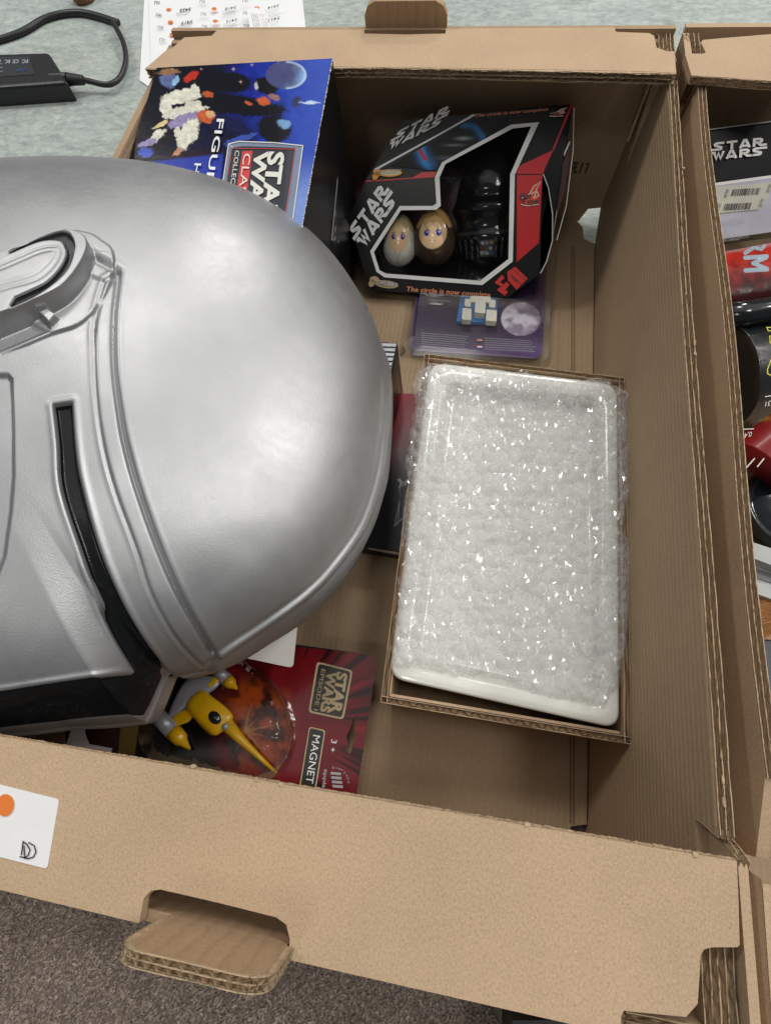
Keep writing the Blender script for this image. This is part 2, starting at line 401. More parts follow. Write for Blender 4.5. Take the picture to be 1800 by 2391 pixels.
# ------------------------------------------------------------------ the big open carton
H = .1641; TH = .0052
def carton():
    t = thing('cardboard_box', 'large open brown cardboard box holding the silver helmet and toys', 'box', (-.2, .3, 0))
    wl = lambda q: [U(x, y, H) for x, y in q]
    # front rim, folded flat inwards
    out = [(-.4022, .0546, H), (.0004, .0591, H)] + wl([(1724, 2100), (1727, 2207), (1722, 2213), (1662, 2213), (1644, 2218), (1636, 2232), (1629, 2345), (1602, 2376), (1480, 2364), (1456, 2361), (1450, 2375)])
    out += [(U(1449, 2430, H)[0], 0, H)] + wl([(672, 2242), (677, 2195), (668, 2160), (645, 2143), (510, 2109), (375, 2078), (352, 2081), (335, 2100), (325, 2157)]) + [(-.4022, .003, H)]
    MB().prism(out, (0, 0, -TH)).build('front_rim', M['kraft_out'], t)
    e, f = MB(), MB()
    corr(e, f, (-.4022, .0551, H - TH), (.0004, .0596, H - TH), (0, -1, 0), (0, 0, 1), TH - .0004, depth=.002, wob=.0006)
    e.build('liner_edge', M['kraft_edge'], t); f.build('fluting', M['flute'], t)
    # torn crumbs of liner on the rim edge
    b = MB()
    for px, py in ((598, 1822), (655, 1832), (452, 1790), (1230, 1925), (1622, 1996)):
        p = U(px, py, H)
        b.prism([p + np.array([math.cos(a) * .0014 * random.uniform(.6, 1.3), math.sin(a) * .0009, .0006 * random.random()]) for a in np.linspace(0, 6.28, 7)[:-1]], (0, 0, -.0012))
    b.build('torn_liner', M['kraft_edge'], t, kind='stuff')
    # front tab
    zt = .1962; y = .0043
    xa, xb = U(284, 2222, .1975)[0] - .0020, U(657, 2308, .1975)[0] - .0052
    r = .0078; ii = .0016
    fc = [(xa - .016, y, .10), (xb + .016, y, .10), (xb + .016, y, .1580), (xb - ii, y, .1580), (xb - ii, y, zt - r)] + [(xb - ii - r + r * math.cos(a), y, zt - r + r * math.sin(a)) for a in np.linspace(.2, 1.57, 6)] + [(xa + ii + r - r * math.cos(a), y, zt - r + r * math.sin(a)) for a in np.linspace(1.57, .2, 6)] + [(xa + ii, y, zt - r), (xa + ii, y, .1580), (xa - .016, y, .1580)]
    TABX = (xa, xb); tb = MB().prism(fc, (0, -.0041, 0)).build('front_tab', M['kraft_tab'], t)
    e, f = MB(), MB()
    rc = .0080; arc = [(xa + .0004, y, .164)] + [(xa + .0004 + rc - rc * math.cos(a), y, zt + .0006 - rc + rc * math.sin(a)) for a in np.linspace(0, math.pi / 2, 6)]; arc += [(xa + xb - p[0], y, p[2]) for p in arc[::-1]]
    for p, q in zip(arc[:-1], arc[1:]):
        d_ = unit(np.subtract(q, p)); nrm = np.array([-d_[2], 0, d_[0]]); corr(e, f, np.array(p) + nrm * .0012, np.array(q) + nrm * .0012, -nrm, (0, -1, 0), .0043, depth=.0034, pitch=.0056, wob=.0008)
    e.build('liner_edge', M['kraft_edge'], tb); f.build('fluting', M['flute'], tb)
    # back rim
    out = wl([(340, 158), (700, 153), (1100, 158), (1500, 165), (1579, 169), (1574, 118), (1560, 119), (1533, 110), (1527, 82), (1515, 76), (1438, 73), (1434, 62)])
    out += wl([(1041, 66), (1040, 77), (945, 79), (851, 77), (850, 68)]) + wl([(508, 68), (494, 82), (430, 86), (402, 111), (387, 117)])
    MB().prism(out, (0, 0, -TH)).build('back_rim', M['kraft_out'], t)
    e, f = MB(), MB(); a, c, d2 = U(340, 158, H), U(900, 155, H), U(1579, 169, H)
    for p, q in ((a, c), (c, d2)):
        corr(e, f, (p[0], p[1] - .0016, H - TH - .0012), (q[0], q[1] - .0016, H - TH - .0012), (0, 1, 0), (0, 0, 1), TH + .0012, depth=.0035, wob=.002, pitch=.0085)
    e.build('liner_edge', M['kraft_edge'], t); f.build('fluting', M['flute'], t)
    # back tab
    xa, xb = U(851, 70, H)[0], U(1041, 70, H)[0]; y = .6005
    zs = np.linspace(H, .25, 200); zt = next((z for z in zs if proj(np.array([(xa + xb) / 2, y, z]))[1] < 2), .19)
    fc = [(xa, y, .150), (xb, y, .150), (xb, y, zt - .009), (xb - .003, y, zt - .003), (xb - .009, y, zt), (xa + .009, y, zt), (xa + .003, y, zt - .003), (xa, y, zt - .009)]
    MB().prism(fc, (0, .0055, 0)).build('back_tab', M['kraft_tab'], t)
    # walls
    xw = lambda z: -.0145 + .0120 * z / .157
    p1 = UP(1627, 1925, (-.006, 0, 0), (1, 0, 0)); z1 = min(.14, max(.08, p1[2]))
    yz = [(.008, .0), (.008, z1), (.071, z1), (.0665, .1555), (.545, .1555), (.592, .1555), (.592, .022), (.545, .0)]
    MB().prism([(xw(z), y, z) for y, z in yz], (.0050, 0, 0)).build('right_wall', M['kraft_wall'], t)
    e, f = MB(), MB()
    xs = lambda yy: xw(.157) + .0014 * math.sin(yy * 14) * .5
    ys = np.linspace(.0665, .545, 9)
    for i in range(8):
        corr(e, f, (xs(ys[i]), ys[i], .1578), (xs(ys[i + 1]), ys[i + 1], .1578), (0, 0, -1), (1, 0, 0), .0050, depth=.0035, wob=.0012, flat=True, pitch=.013)
    corr(e, f, (xw(.156), .0655, .1575), (xw(z1), .0700, z1), (0, 1, 0), (1, 0, 0), .0050, depth=.003, flat=True, wob=.001)
    for py in (392, 800, 826, 1765, 1820, 1872):
        p = UP(1575 + (py - 170) * .0642 + 6, py, (0, 0, .158), (0, 0, 1)); e.prism([p + np.array([math.cos(a) * .0008 * random.uniform(.5, 1.3), math.sin(a) * .0019 * random.uniform(.3, 1.4), .001 * random.random()]) for a in np.linspace(0, 6.28, 7)[:-1]], (0, 0, -.001))
    e.build('liner_edge', M['kraft_edge'], t); f.build('fluting', M['flute'], t)
    xl = lambda z: -.3935 - .0045 * z / .157
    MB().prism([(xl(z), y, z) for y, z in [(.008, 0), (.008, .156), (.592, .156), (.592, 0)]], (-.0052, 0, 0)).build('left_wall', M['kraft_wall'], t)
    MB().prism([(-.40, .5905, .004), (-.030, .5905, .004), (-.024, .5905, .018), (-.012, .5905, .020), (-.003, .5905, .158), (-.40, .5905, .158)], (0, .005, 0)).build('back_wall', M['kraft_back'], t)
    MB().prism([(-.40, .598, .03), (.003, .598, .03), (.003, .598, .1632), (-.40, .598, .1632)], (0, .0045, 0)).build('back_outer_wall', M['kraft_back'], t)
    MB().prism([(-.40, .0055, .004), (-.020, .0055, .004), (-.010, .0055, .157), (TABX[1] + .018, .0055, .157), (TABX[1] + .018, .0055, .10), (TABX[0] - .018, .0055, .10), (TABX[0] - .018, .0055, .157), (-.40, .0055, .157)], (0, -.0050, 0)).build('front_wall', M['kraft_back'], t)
    # layered corner posts seen in the notches of the rims
    for nm, lo, hi, pl in (('corner_post', (-.0112, .0062, .012), (-.0004, .034, .1560), 4), ('corner_post', (-.0085, .562, .024), (.0022, .5975, .1585), 4)):
        e, f = MB(), MB(); bx = MB(); bx.box(lo, hi)
        corr(e, f, (lo[0], lo[1], hi[2] + .0016), (lo[0], hi[1], hi[2] + .0016), (0, 0, -1), (1, 0, 0), hi[0] - lo[0], plies=pl, depth=.004, flat=True, wob=.002, pitch=.011)
        p = bx.build(nm, M['kraft_wall'], t); e.build('liner_edge', M['kraft_edge'], p); f.build('fluting', M['flute'], p)
    # edge of the front wall under the small notch
    e, f = MB(), MB(); a = U(1462, 2372, .160); c = U(1610, 2395, .160)
    corr(e, f, (a[0], .0055, .1600), (-.0118, .0055, .1590), (0, 0, -1), (0, -1, 0), .0055, depth=.004, flat=True, wob=.002)
    e.build('liner_edge', M['kraft_edge'], t); f.build('fluting', M['flute'], t)
    # folded corner flaps on the right side
    MB().prism([(.0012, .0, .1630), (.0012, .0585, .1630), (.0012, .0740, .1300), (.0012, .0740, .02), (.0012, .0, .02)], (.0035, 0, 0)).build('corner_flap', M['kraft_out'], t)
    e, f = MB(), MB(); corr(e, f, (.0012, .0596, .1640), (.0012, .0750, .1310), (0, -.9, -.4), (1, 0, 0), .004, depth=.003, wob=.002, pitch=.006)
    e.build('liner_edge', M['kraft_edge'], t); f.build('fluting', M['flute'], t)
    # slot strip beside the back right corner
    q = [(-.0135, .566, .10), (-.0100, .566, .154), (-.0080, .575, .154), (-.0115, .575, .10)]
    MB().prism(q, (.0016, 0, 0)).build('slot_strip', M['kraft_edge'], t)
    # floor panels with a crease and two open corners
    zf = .0075; xc = -.0262
    fl = lambda q: [UP(x, y, (0, 0, zf), (0, 0, 1)) for x, y in q]
    hole_b = fl([(1303, 508), (1345, 513), (1360, 530), (1363, 556), (1378, 566)])
    hole_f = fl([(1376, 1925), (1334, 1930), (1322, 1956)])
    P = [(-.395, .588, zf), (hole_b[0][0], .588, zf)] + hole_b + [(-.0150, hole_b[-1][1], zf)] + [(-.0150, hole_f[0][1], zf)] + hole_f + [(hole_f[-1][0], .012, zf), (-.395, .012, zf)]
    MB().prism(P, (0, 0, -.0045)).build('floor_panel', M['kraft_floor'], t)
    b = MB(); a, c = fl([(1334, 575)])[0], fl([(1329, 1922)])[0]
    for off in (0, .0022): b.prism([a + (off, 0, .0006), a + (off + .0010, 0, .0006), c + (off + .0010, 0, .0006), c + (off, 0, .0006)], (0, 0, -.0005))
    b.build('floor_crease', M['kraft_core'], t)
    MB().prism([(-.20, .30, zf + .0006), (-.0275, .30, zf + .0006), (-.0275, .305, zf + .0006), (-.20, .305, zf + .0006)], (0, 0, -.0003)).build('floor_seam', M['kraft_core'], t)
    # marker writing on the back wall
    w = Art((0, .5902, .1), (0, -1, 0), t)
    V, F = strokes([([(1352, 380), (1340, 379), (1346, 390), (1338, 390), (1345, 402), (1338, 402)], 2.6), ([(1361, 379), (1352, 403)], 3), ([(1367, 383), (1373, 380), (1374, 385), (1366, 402)], 3)])
    w.k = 3; w.flat('marker_writing', V, F, (0, 0), (1, 0), (0, 1), M['black'])
carton()

def carton_two():
    t = thing('cardboard_box', 'second open brown cardboard box cut off by the right edge of the picture', 'box', (.2, .3, 0))
    # left wall: a board leaning out, its cut edge up
    xo = lambda z: .0065 + .0112 * sstep(.06, .157, z)
    yz = lambda z0, z1: [(.05, z0), (.55, z0), (.5405, z1), (.092, z1)]
    zz = np.linspace(.02, .155, 12); V = []; 
    for z in zz:
        for y in np.linspace(.06 + .03 * (z > .15), .552 - .011 * z / .155, 30): V.append((xo(z) + .0012 * math.sin(y * 21 + 1) * sstep(.1, .155, z), y, z))
    V = np.array(V); n = 30
    F = [[j * n + i, j * n + i + 1, (j + 1) * n + i + 1, (j + 1) * n + i] for j in range(11) for i in range(n - 1)]
    W2 = V + (.005, 0, 0); F2 = [[a + len(V) for a in f[::-1]] for f in F]
    top = [[11 * n + i, 11 * n + i + 1, 11 * n + i + 1 + len(V), 11 * n + i + len(V)] for i in range(n - 1)]
    side = [[j * n + n - 1, (j + 1) * n + n - 1, (j + 1) * n + n - 1 + len(V), j * n + n - 1 + len(V)] for j in range(11)] + [[j * n, (j + 1) * n, (j + 1) * n + len(V), j * n + len(V)] for j in range(11)]
    mesh('left_wall', np.vstack([V, W2]), F + F2 + top + side, M['kraft_out'], t)
    e, f = MB(), MB(); P = V[11 * n:]
    for i in range(0, n - 1):
        p, q = P[i], P[i + 1]
        corr(e, f, (p[0], p[1], p[2] + .0022), (q[0], q[1], q[2] + .0022), (0, 0, -1), (1, 0, 0), .0050, depth=.003, flat=True, wob=.0007, pitch=.013)
    e.build('liner_edge', M['kraft_edge'], t); f.build('fluting', M['flute'], t)
    wl = lambda q: [U(x, y, z) for x, y, z in q]
    H2 = .1641
    MB().prism(wl([(x, y, H2) for x, y in [(1599, 124), (1614, 174), (1640, 176), (1690, 180), (1950, 198), (1950, 66), (1682, 88), (1640, 92), (1637, 98), (1648, 122), (1640, 124)]]), (0, 0, -TH)).build('back_rim', M['kraft_out'], t)
    e, f = MB(), MB(); a, c = U(1614, 174, H2), U(1950, 198, H2)
    corr(e, f, (a[0], a[1] - .001, H2 - TH), (c[0], c[1] - .001, H2 - TH), (0, 1, 0), (0, 0, 1), TH, depth=.003, wob=.002)
    c0 = wl([(1597, 76, .1625), (1602, 122, .1625)])
    corr(e, f, c0[0], c0[1], (0, 0, -1), (1, 0, 0), .010, plies=3, depth=.004, flat=True, wob=.002)
    corr(e, f, U(1614, 176, .1640), U(1584, 244, .134), (0, .9, -.3), (1, 0, 0), .005, depth=.004, wob=.002)
    e.build('liner_edge', M['kraft_edge'], t); f.build('fluting', M['flute'], t)
    q = wl([(1594, 76, .1615), (1600, 124, .1638), (1612, 172, .1638), (1582, 246, .132)]); b3 = q[0] * 1; 
    MB().prism([q[0], q[1], q[2], q[3], (q[3][0] - .001, q[3][1], .03), (q[0][0] - .001, q[0][1], .03)], (.0045, 0, 0)).build('corner_flap', M['kraft_out'], t)
    MB().prism([(.03, .600, .005), (.30, .600, .005), (.30, .600, .1630), (.010, .600, .1630), (.010, .600, .03)], (0, .005, 0)).build('back_outer_wall', M['kraft_out'], t)
    MB().prism([(.008, .588, .006), (.30, .588, .006), (.30, .588, .157), (.012, .588, .157)], (0, .005, 0)).build('back_wall', M['kraft_back'], t)
    MB().prism([(.016, .02, .006), (.30, .02, .006), (.30, .585, .006), (.016, .585, .006)], (0, 0, -.004)).build('floor_panel', M['kraft_floor'], t)
    # front end of the left wall: rim side
    q = wl([(1726, 2026, .152), (1778, 2063, .1625), (1960, 2100, .1625), (1960, 2600, .1625), (1750, 2600, .150)])
    P = [np.array([max(p[0], .0062), p[1], p[2]]) for p in q]
    MB().prism([P[0], P[1], P[4] + (P[1] - P[0]), P[4]], (0, 0, -.005)).build('corner_flap', M['kraft_out'], t)
    MB().prism([P[1] + (.0003, 0, 0), P[2], P[3], P[4] + (P[1] - P[0]) + (.0003, 0, 0)], (0, 0, -.005)).build('front_rim', M['kraft_out'], t)
    MB().prism([(.0066, -.01, .02), (.0066, .058, .02), (.0066, .058, .145), (.0066, -.01, .145)], (.004, 0, 0)).build('left_outer_wall', M['kraft_out'], t)
    e, f = MB(), MB(); corr(e, f, P[0] + (0, .001, -.004), P[1] + (0, .001, -.004), (0, -1, 0), (0, 0, 1), .0045, depth=.003, wob=.002, pitch=.006)
    e.build('liner_edge', M['kraft_edge'], t); f.build('fluting', M['flute'], t)
carton_two()

# ------------------------------------------------------------------ the silver helmet, lying on its side
def silver():
    m, nt, b, N, L = newmat('silver_paint'); v = texco(nt)
    f = noisen(nt, v, 22, 5, .6); g = noisen(nt, v, 1500, 2, .6)
    c = ramp(nt, f, [(.3, (.39, .395, .405)), (.7, (.44, .445, .455))]); L.new(c, b.inputs['Base Color'])
    sp = N.new('ShaderNodeTexVoronoi'); sp.inputs['Scale'].default_value = 55; L.new(v, sp.inputs['Vector'])
    c = mixc(nt, ramp(nt, sp.outputs['Distance'], [(.012, (.6, .6, .6)), (.024, (0, 0, 0))]), c, (.12, .11, .10)); 
    L.new(c, b.inputs['Base Color'])
    b.inputs['Metallic'].default_value = .82
    L.new(mixc(nt, .5, ramp(nt, noisen(nt, v, 14, 6, .65, .6), [(.35, (.36, .36, .36)), (.65, (.52, .52, .52))]), ramp(nt, noisen(nt, v, 260, 3, .6), [(.3, (.40, .40, .40)), (.7, (.48, .48, .48))])), b.inputs['Roughness'])
    bump(nt, mixc(nt, .7, noisen(nt, v, 130, 4, .6), g), .16, .0008, b)
    return m
M['silver'] = silver()
M['gloss_black'] = plain('gloss_black_paint', (.008, .010, .012), .16, coat=.3, vary=.4, vs=80, bmp=.12, bs=120)
def dusty():
    m, nt, b, N, L = newmat('dusty_gloss_black'); v = texco(nt)
    f = noisen(nt, v, 380, 6, .75); g = noisen(nt, v, 45, 4, .6)
    k = N.new('ShaderNodeMath'); k.operation = 'MULTIPLY'; L.new(f, k.inputs[0]); L.new(g, k.inputs[1])
    c = ramp(nt, k.outputs[0], [(.27, (.006, .007, .008)), (.42, (.018, .018, .016)), (.56, (.14, .13, .11))]); L.new(c, b.inputs['Base Color'])
    b.inputs['Roughness'].default_value = .2; b.inputs['Specular IOR Level'].default_value = .35; bump(nt, f, .05, .0006, b); return m
M['dusty_black'] = dusty()
M['groove_black'] = plain('worn_black_paint', (.022, .024, .028), .35, vary=.4, vs=120)

def helmet():
    MX, MZ, SL = -.17, .090, .30                  # the helmet's middle plane, rising to the left
    pn = unit((SL, 0, 1.0)); pp = np.array([MX, 0, MZ]); CA = .078
    rightside = [(893, 770), (905, 880), (909, 1000), (900, 1110), (886, 1170), (868, 1228), (838, 1290), (799, 1350), (748, 1408), (693, 1456), (616, 1505), (548, 1546), (482, 1572)]
    bottom = [(430, 1585), (398, 1574), (384, 1604), (352, 1682), (345, 1690), (171, 1703), (0, 1721), (-150, 1738), (-260, 1740)]
    left = [(-420, 1560), (-470, 1200), (-470, 900), (-400, 640)]
    top = [(-200, 560), (100, 520), (400, 520), (600, 560), (760, 620), (850, 690)]
    out = smoothpts(rightside, 8) + [np.array(p, float) for p in bottom] + smoothpts(left + top + [(893, 770)], 8)[:-1]
    c0 = UP(80, 930, pp, pn)
    W = np.array([UP(x, y, pp, pn) for x, y in out]); d = W - c0
    th = np.unwrap(np.arctan2(d[:, 1], d[:, 0])); r = np.hypot(d[:, 0], d[:, 1])
    if th[-1] < th[0]: th, r = th[::-1], r[::-1]
    k = np.argsort(th % (2 * np.pi)); tho, ro = (th % (2 * np.pi))[k], r[k]
    tho = np.r_[tho[-1] - 2 * np.pi, tho, tho[0] + 2 * np.pi]; ro = np.r_[ro[-1], ro, ro[0]]
    def surf(TH, RR, nr, uni=None):                         # TH angles, RR outline radii
        ph = np.linspace(0, 1, nr)[None, :] * np.pi / 2
        sg = 26 * len(TH) / 720; kk_ = np.arange(-int(3 * sg), int(3 * sg) + 1); kw = np.exp(-(kk_ / sg) ** 2); kw /= kw.sum(); m_ = len(kk_) // 2
        if uni is None: RS = np.convolve(np.r_[RR[-m_:], RR, RR[:m_]], kw, 'valid')
        else: RS = uni
        w_ = sstep(.50, .97, np.sin(ph)); rad = (RS[:, None] * (1 - w_) + RR[:, None] * w_) * np.sin(ph); x = c0[0] + rad * np.cos(TH)[:, None]; y = c0[1] + rad * np.sin(TH)[:, None]
        zm = MZ - SL * (x - MX); z = zm + CA * np.cos(ph) ** .85
        return np.stack([x, y, z], -1)
    # pull the hidden back of the head to the silhouette in the photograph
    TC = np.linspace(0, 2 * np.pi, 361)[:-1]; RC = np.interp(TC, tho, ro); RC0 = RC.copy()
    hid = np.array(smoothpts(list(zip(np.radians(np.arange(8, 153, 16)), [0.2104, 0.216, 0.2197, 0.2189, 0.2026, 0.1774, 0.16, 0.1492, 0.1431, 0.1393])), 12)); mk = (TC >= hid[0, 0]) & (TC <= hid[-1, 0]); RC[mk] = np.interp(TC[mk], hid[:, 0], hid[:, 1])
    NA, NR = 1500, 480
    # more columns where the features are
    TT = np.linspace(0, 2 * np.pi, 4001); cw = np.cumsum(1 + 2.2 * sstep(-.97, -.5, np.cos(TT - .35))); TT = np.interp(np.linspace(cw[0], cw[-1], NA + 1)[:-1], cw, TT)
    RCs = np.interp(TT, np.r_[TC, 2 * np.pi], np.r_[RC, RC[0]]); RO = np.interp(TT, tho, ro)
    ratio = np.interp(TT, np.r_[TC, 2 * np.pi], np.r_[RC / RC0, (RC / RC0)[0]]); bl = sstep(hid[0, 0], hid[0, 0] + .5, TT) * (TT < hid[-1, 0]); RR = RO * (1 - bl) + RCs * bl
    ga = np.linspace(0, 2 * np.pi, 721)[:-1]; gr = np.interp(ga, np.r_[TT, 2 * np.pi], np.r_[RR, RR[0]]); kn = np.exp(-(np.arange(-40, 41) / 13.0) ** 2); kn /= kn.sum()
    gs = np.convolve(np.r_[gr[-40:], gr, gr[:40]], kn, 'valid'); wm = sstep(-.02, .30, (ga + np.pi) % (2 * np.pi) - np.pi) * sstep(3.3, 3.0, ga)
    ga2 = np.r_[ga, 2 * np.pi]; gm = gr * (1 - wm) + gs * wm; RR = RR * (1 - np.interp(TT, ga, wm)) + np.interp(TT, ga2, np.r_[gm, gm[0]]) * np.interp(TT, ga, wm)
    g2 = np.interp(ga, np.r_[TT, 2 * np.pi], np.r_[RR, RR[0]]); k2 = np.arange(-78, 79); kw2 = np.exp(-(k2 / 26.0) ** 2); kw2 /= kw2.sum(); g3 = np.convolve(np.r_[g2[-78:], g2, g2[:78]], kw2, 'valid')
    P = surf(TT, RR, NR, np.interp(TT, ga2, np.r_[g3, g3[0]]))
    def normals(P):
        du = np.roll(P, -1, 0) - np.roll(P, 1, 0); dv = np.zeros_like(P); dv[:, 1:-1] = P[:, 2:] - P[:, :-2]; dv[:, 0] = P[:, 1] - P[:, 0]; dv[:, -1] = P[:, -1] - P[:, -2]
        n = np.cross(dv, du); n[:, 0] = (0, 0, 1); l = np.linalg.norm(n, axis=-1, keepdims=True); n = n / np.maximum(l, 1e-12)
        return np.where(n[..., 2:3] < 0, -n, n)
    Nn = normals(P); Nn[:, :6] = pn
    Q = proj(P).reshape(-1, 2); shp = P.shape[:2]
    sd = lambda poly, q=Q: sdpoly(q, poly).reshape(shp)
    G1 = smoothpts([(276, 640), (265, 745), (266, 863), (280, 978), (293, 1046), (320, 1143), (371, 1285), (422, 1399), (485, 1508), (503, 1534)], 5)
    G2 = smoothpts([(245, 660), (222, 745), (220, 806), (225, 920), (240, 1034), (268, 1143), (320, 1285), (354, 1388), (411, 1491), (474, 1559)], 5)
    FACE = [tuple(p) for p in G1] + [(478, 1575), (440, 1640), (300, 1900), (-900, 1900), (-900, 760), (-100, 760), (100, 640), (200, 600)]
    BAND = [tuple(p) for p in G1] + [tuple(p) for p in G2[::-1]]
    V2 = smoothpts([(166, 937), (174, 1046), (188, 1131), (228, 1274), (274, 1388), (320, 1474), (373, 1552)], 6)
    V1 = smoothpts([(124, 943), (134, 1035), (143, 1143), (188, 1285), (228, 1399), (268, 1485), (318, 1570)], 6)
    VIS = [tuple(p) for p in V1] + [(312, 1575), (200, 1591), (0, 1622), (-420, 1680), (-420, 1760), (-150, 1734), (0, 1709), (171, 1689), (341, 1674), (354, 1652), (384, 1582)] + [tuple(p) for p in V2[::-1]]
    s_face, s_band, s_vis = sd(FACE), sd(BAND), sd(VIS)
    h = np.zeros(shp)
    h += .0022 * sstep(2, 22, s_face)                                   # the dome stands over the face
    line = lambda s, c, w: np.exp(-((s - c) / w) ** 2)
    near = (Q[:, 1].reshape(shp) > 600) & (Q[:, 0].reshape(shp) > 60)
    h += np.where(near, -.0011 * line(s_face, 0, 6) + .0006 * line(s_face, 12, 7) - .0009 * line(s_band, 0, 5) + .0004 * line(s_band, 9, 6), 0)
    s_g2 = sd([tuple(p) for p in G2] + [(474, 1900), (-900, 1900), (-900, 760), (200, 640)])
    h -= .0013 * sstep(6, -6, s_g2) * sstep(-60, 0, s_g2 * 0 + 0)
    h -= .0036 * sstep(5, -7, s_vis) * sstep(.15, .75, Nn[..., 2])                                    # eye slit
    h += .0006 * line(s_vis, 10, 7) * sstep(.2, .7, Nn[..., 2])
    # lower edge of the brow rolls out over the slit
    # ridge round the edge (crown to forehead)
    rid = smoothpts([(880, 720), (893, 800), (899, 900), (897, 980), (890, 1034), (877, 1114), (839, 1226), (770, 1323), (707, 1386), (628, 1444), (542, 1501), (496, 1533)], 6)
    dr = np.full(len(Q), 1e9)
    for a, b in zip(rid[:-1], rid[1:]):
        e = b - a; w = Q - a; t = np.clip((w @ e) / (e @ e), 0, 1); dr = np.minimum(dr, np.hypot(*(w - t[:, None] * e).T))
    dr = dr.reshape(shp); side = sd([tuple(p) for p in rid] + [(200, 1400), (200, 700)])
    vis_n = (Nn @ np.array([0, 0, 1]) > .02)
    h += np.where(s_face > -8, .0011 * line(side, 3, 6) - .0008 * line(side, -8, 6), 0) * sstep(40, 15, dr)
    # cheek: sunken panel at the left, soft crease below it
    CH = [(-900, 868), (14, 868), (25, 880), (29, 1000), (30, 1110), (24, 1190), (8, 1300), (-20, 1370), (-900, 1500)]
    s_ch = sd(CH); h -= .0024 * sstep(5, -9, s_ch)
    CR = [(36, 1060), (60, 1250), (100, 1400), (138, 1500), (60, 1600), (-900, 1690), (-900, 1060)]
    pass
    # shallow dents of hand-made plastic
    fx, fy = Q[:, 0].reshape(shp), Q[:, 1].reshape(shp)
    h += .0011 * (fbm(fx.ravel() + 900, fy.ravel(), 230, 3, 11).reshape(shp) - .5)
    # cheek tube under the ear
    BAR = [(-900, 1060), (-900, 960), (0, 741), (58, 719), (62, 737), (0, 765)]
    # ear piece: a raised block with a ring
    EB = smoothpts([(-100, 862), (0, 824), (60, 803), (119, 779), (181, 758), (226, 718), (256, 668), (268, 622), (262, 590), (240, 572), (215, 556), (180, 548)], 4) + [np.array(p, float) for p in [(90, 580), (-60, 625), (-900, 860), (-900, 1100)]]
    s_eb = sd([tuple(p) for p in EB]); h += .0020 * sstep(4, -5, s_eb)
    EBK = .0115
    Q1 = proj(P + Nn * EBK).reshape(-1, 2)
    ET = smoothpts([(60, 711), (100, 695), (148, 668), (184, 627), (206, 585), (208, 556), (196, 538), (170, 527), (140, 526), (90, 542), (20, 572), (-80, 610)], 5) + [np.array(p, float) for p in [(-700, 850), (-700, 1010), (-100, 775)]]
    s_et = sd([tuple(p) for p in ET], Q1); h = np.maximum(h, 0) * sstep(0, 6, s_et) + h * (1 - sstep(0, 6, s_et)) * 0 + np.where(s_et > 6, np.minimum(h, 0), 0)
    up = sstep(7, -9, s_et); h = h * (1 - up) + up * EBK
    GO = smoothpts([(22, 584), (60, 563), (127, 540), (154, 538), (170, 555), (173, 581), (156, 627), (120, 663), (72, 694), (20, 716)], 5)
    GI = smoothpts([(34, 692), (72, 675), (110, 655), (141, 622), (155, 592), (151, 572), (138, 559), (92, 561), (22, 590)], 5)
    GR = [tuple(p) for p in GO] + [tuple(p) for p in GI]
    s_gr = sd(GR, Q1); h -= np.where(up > .9, .0032 * sstep(3, -4, s_gr), 0)
    for a, w_, dz in ((6, 4, -.0008), (17, 4, -.0007)):                 # steps of the inner plate
        PI = smoothpts([(-200, 760), (0, 688), (72, 668), (108, 650), (138, 618), (149, 592), (146, 574), (132, 563), (92, 566), (20, 596), (-200, 690)], 4)
        s_pi = sd([tuple(p) for p in PI], Q1); h += np.where(up > .95, dz * np.exp(-((s_pi + a + 6) / w_) ** 2) + .0004 * sstep(0, -8, s_pi + a), 0)
    # notch tab and bar at the lower edge of the ear piece
    TB = [(58, 709), (80, 698), (138, 748), (120, 769)]
    h += np.where(s_et > 0, .0045 * sstep(2, -4, sd(TB)), 0)
    s_bar = sd(BAR); h += .0030 * sstep(7, -12, s_bar) * (1 - up)
    SK = [(-900, 1070), (0, 772), (60, 745), (112, 774), (0, 822), (-900, 1130)]
    h -= .0022 * sstep(7, -9, sd(SK)) * (1 - up)
    h *= sstep(1.0, .985, np.linspace(0, 1, NR))[None, :] * .999 + .001
    PD = P + Nn * h[..., None]
    V = PD.reshape(-1, 3); idx = np.arange(NA * NR).reshape(NA, NR)
    a, b_, c, dd = idx, np.roll(idx, -1, 0), np.roll(np.roll(idx, -1, 0), -1, 1), np.roll(idx, -1, 1)
    a, b_, c, dd = (q[:, :-1].ravel() for q in (a, b_, c, dd))
    F = np.vstack([np.stack([a, c, b_], 1), np.stack([a, dd, c], 1)])
    F = F[(V[F[:, 0]] != V[F[:, 1]]).any(1) & (V[F[:, 1]] != V[F[:, 2]]).any(1)]
    nrm = np.cross(V[F[:, 1]] - V[F[:, 0]], V[F[:, 2]] - V[F[:, 0]])
    t = thing('silver_helmet', 'large silver plastic costume helmet with black eye slit lying on its side', 'helmet', tuple(c0 - (0, 0, .05)))
    facing = (Nn[..., 2].ravel() > -.5)
    def cut(V, F, s, extra):
        V2, I, O, Q2 = clip(np.hstack([V, extra]), F, s); return V2[:, :3], I, O, V2[:, 3:]
    E = np.stack([x.ravel() for x in (s_vis, s_face, s_band, np.where(up > .5, s_gr, 50), s_eb)], 1)
    def put(name, V, F, mat, parent):
        u = np.unique(F); mp = np.zeros(len(V), int); mp[u] = np.arange(len(u))
        return mesh(name, V[u], mp[F], mat, parent, smooth=True)
    V, I, F, E = cut(V, F, E[:, 0] + 1.5, E); put('visor', V, I, M['dusty_black'], t)
    V, I, F, E = cut(V, F, E[:, 3], E); groove = (V, I)
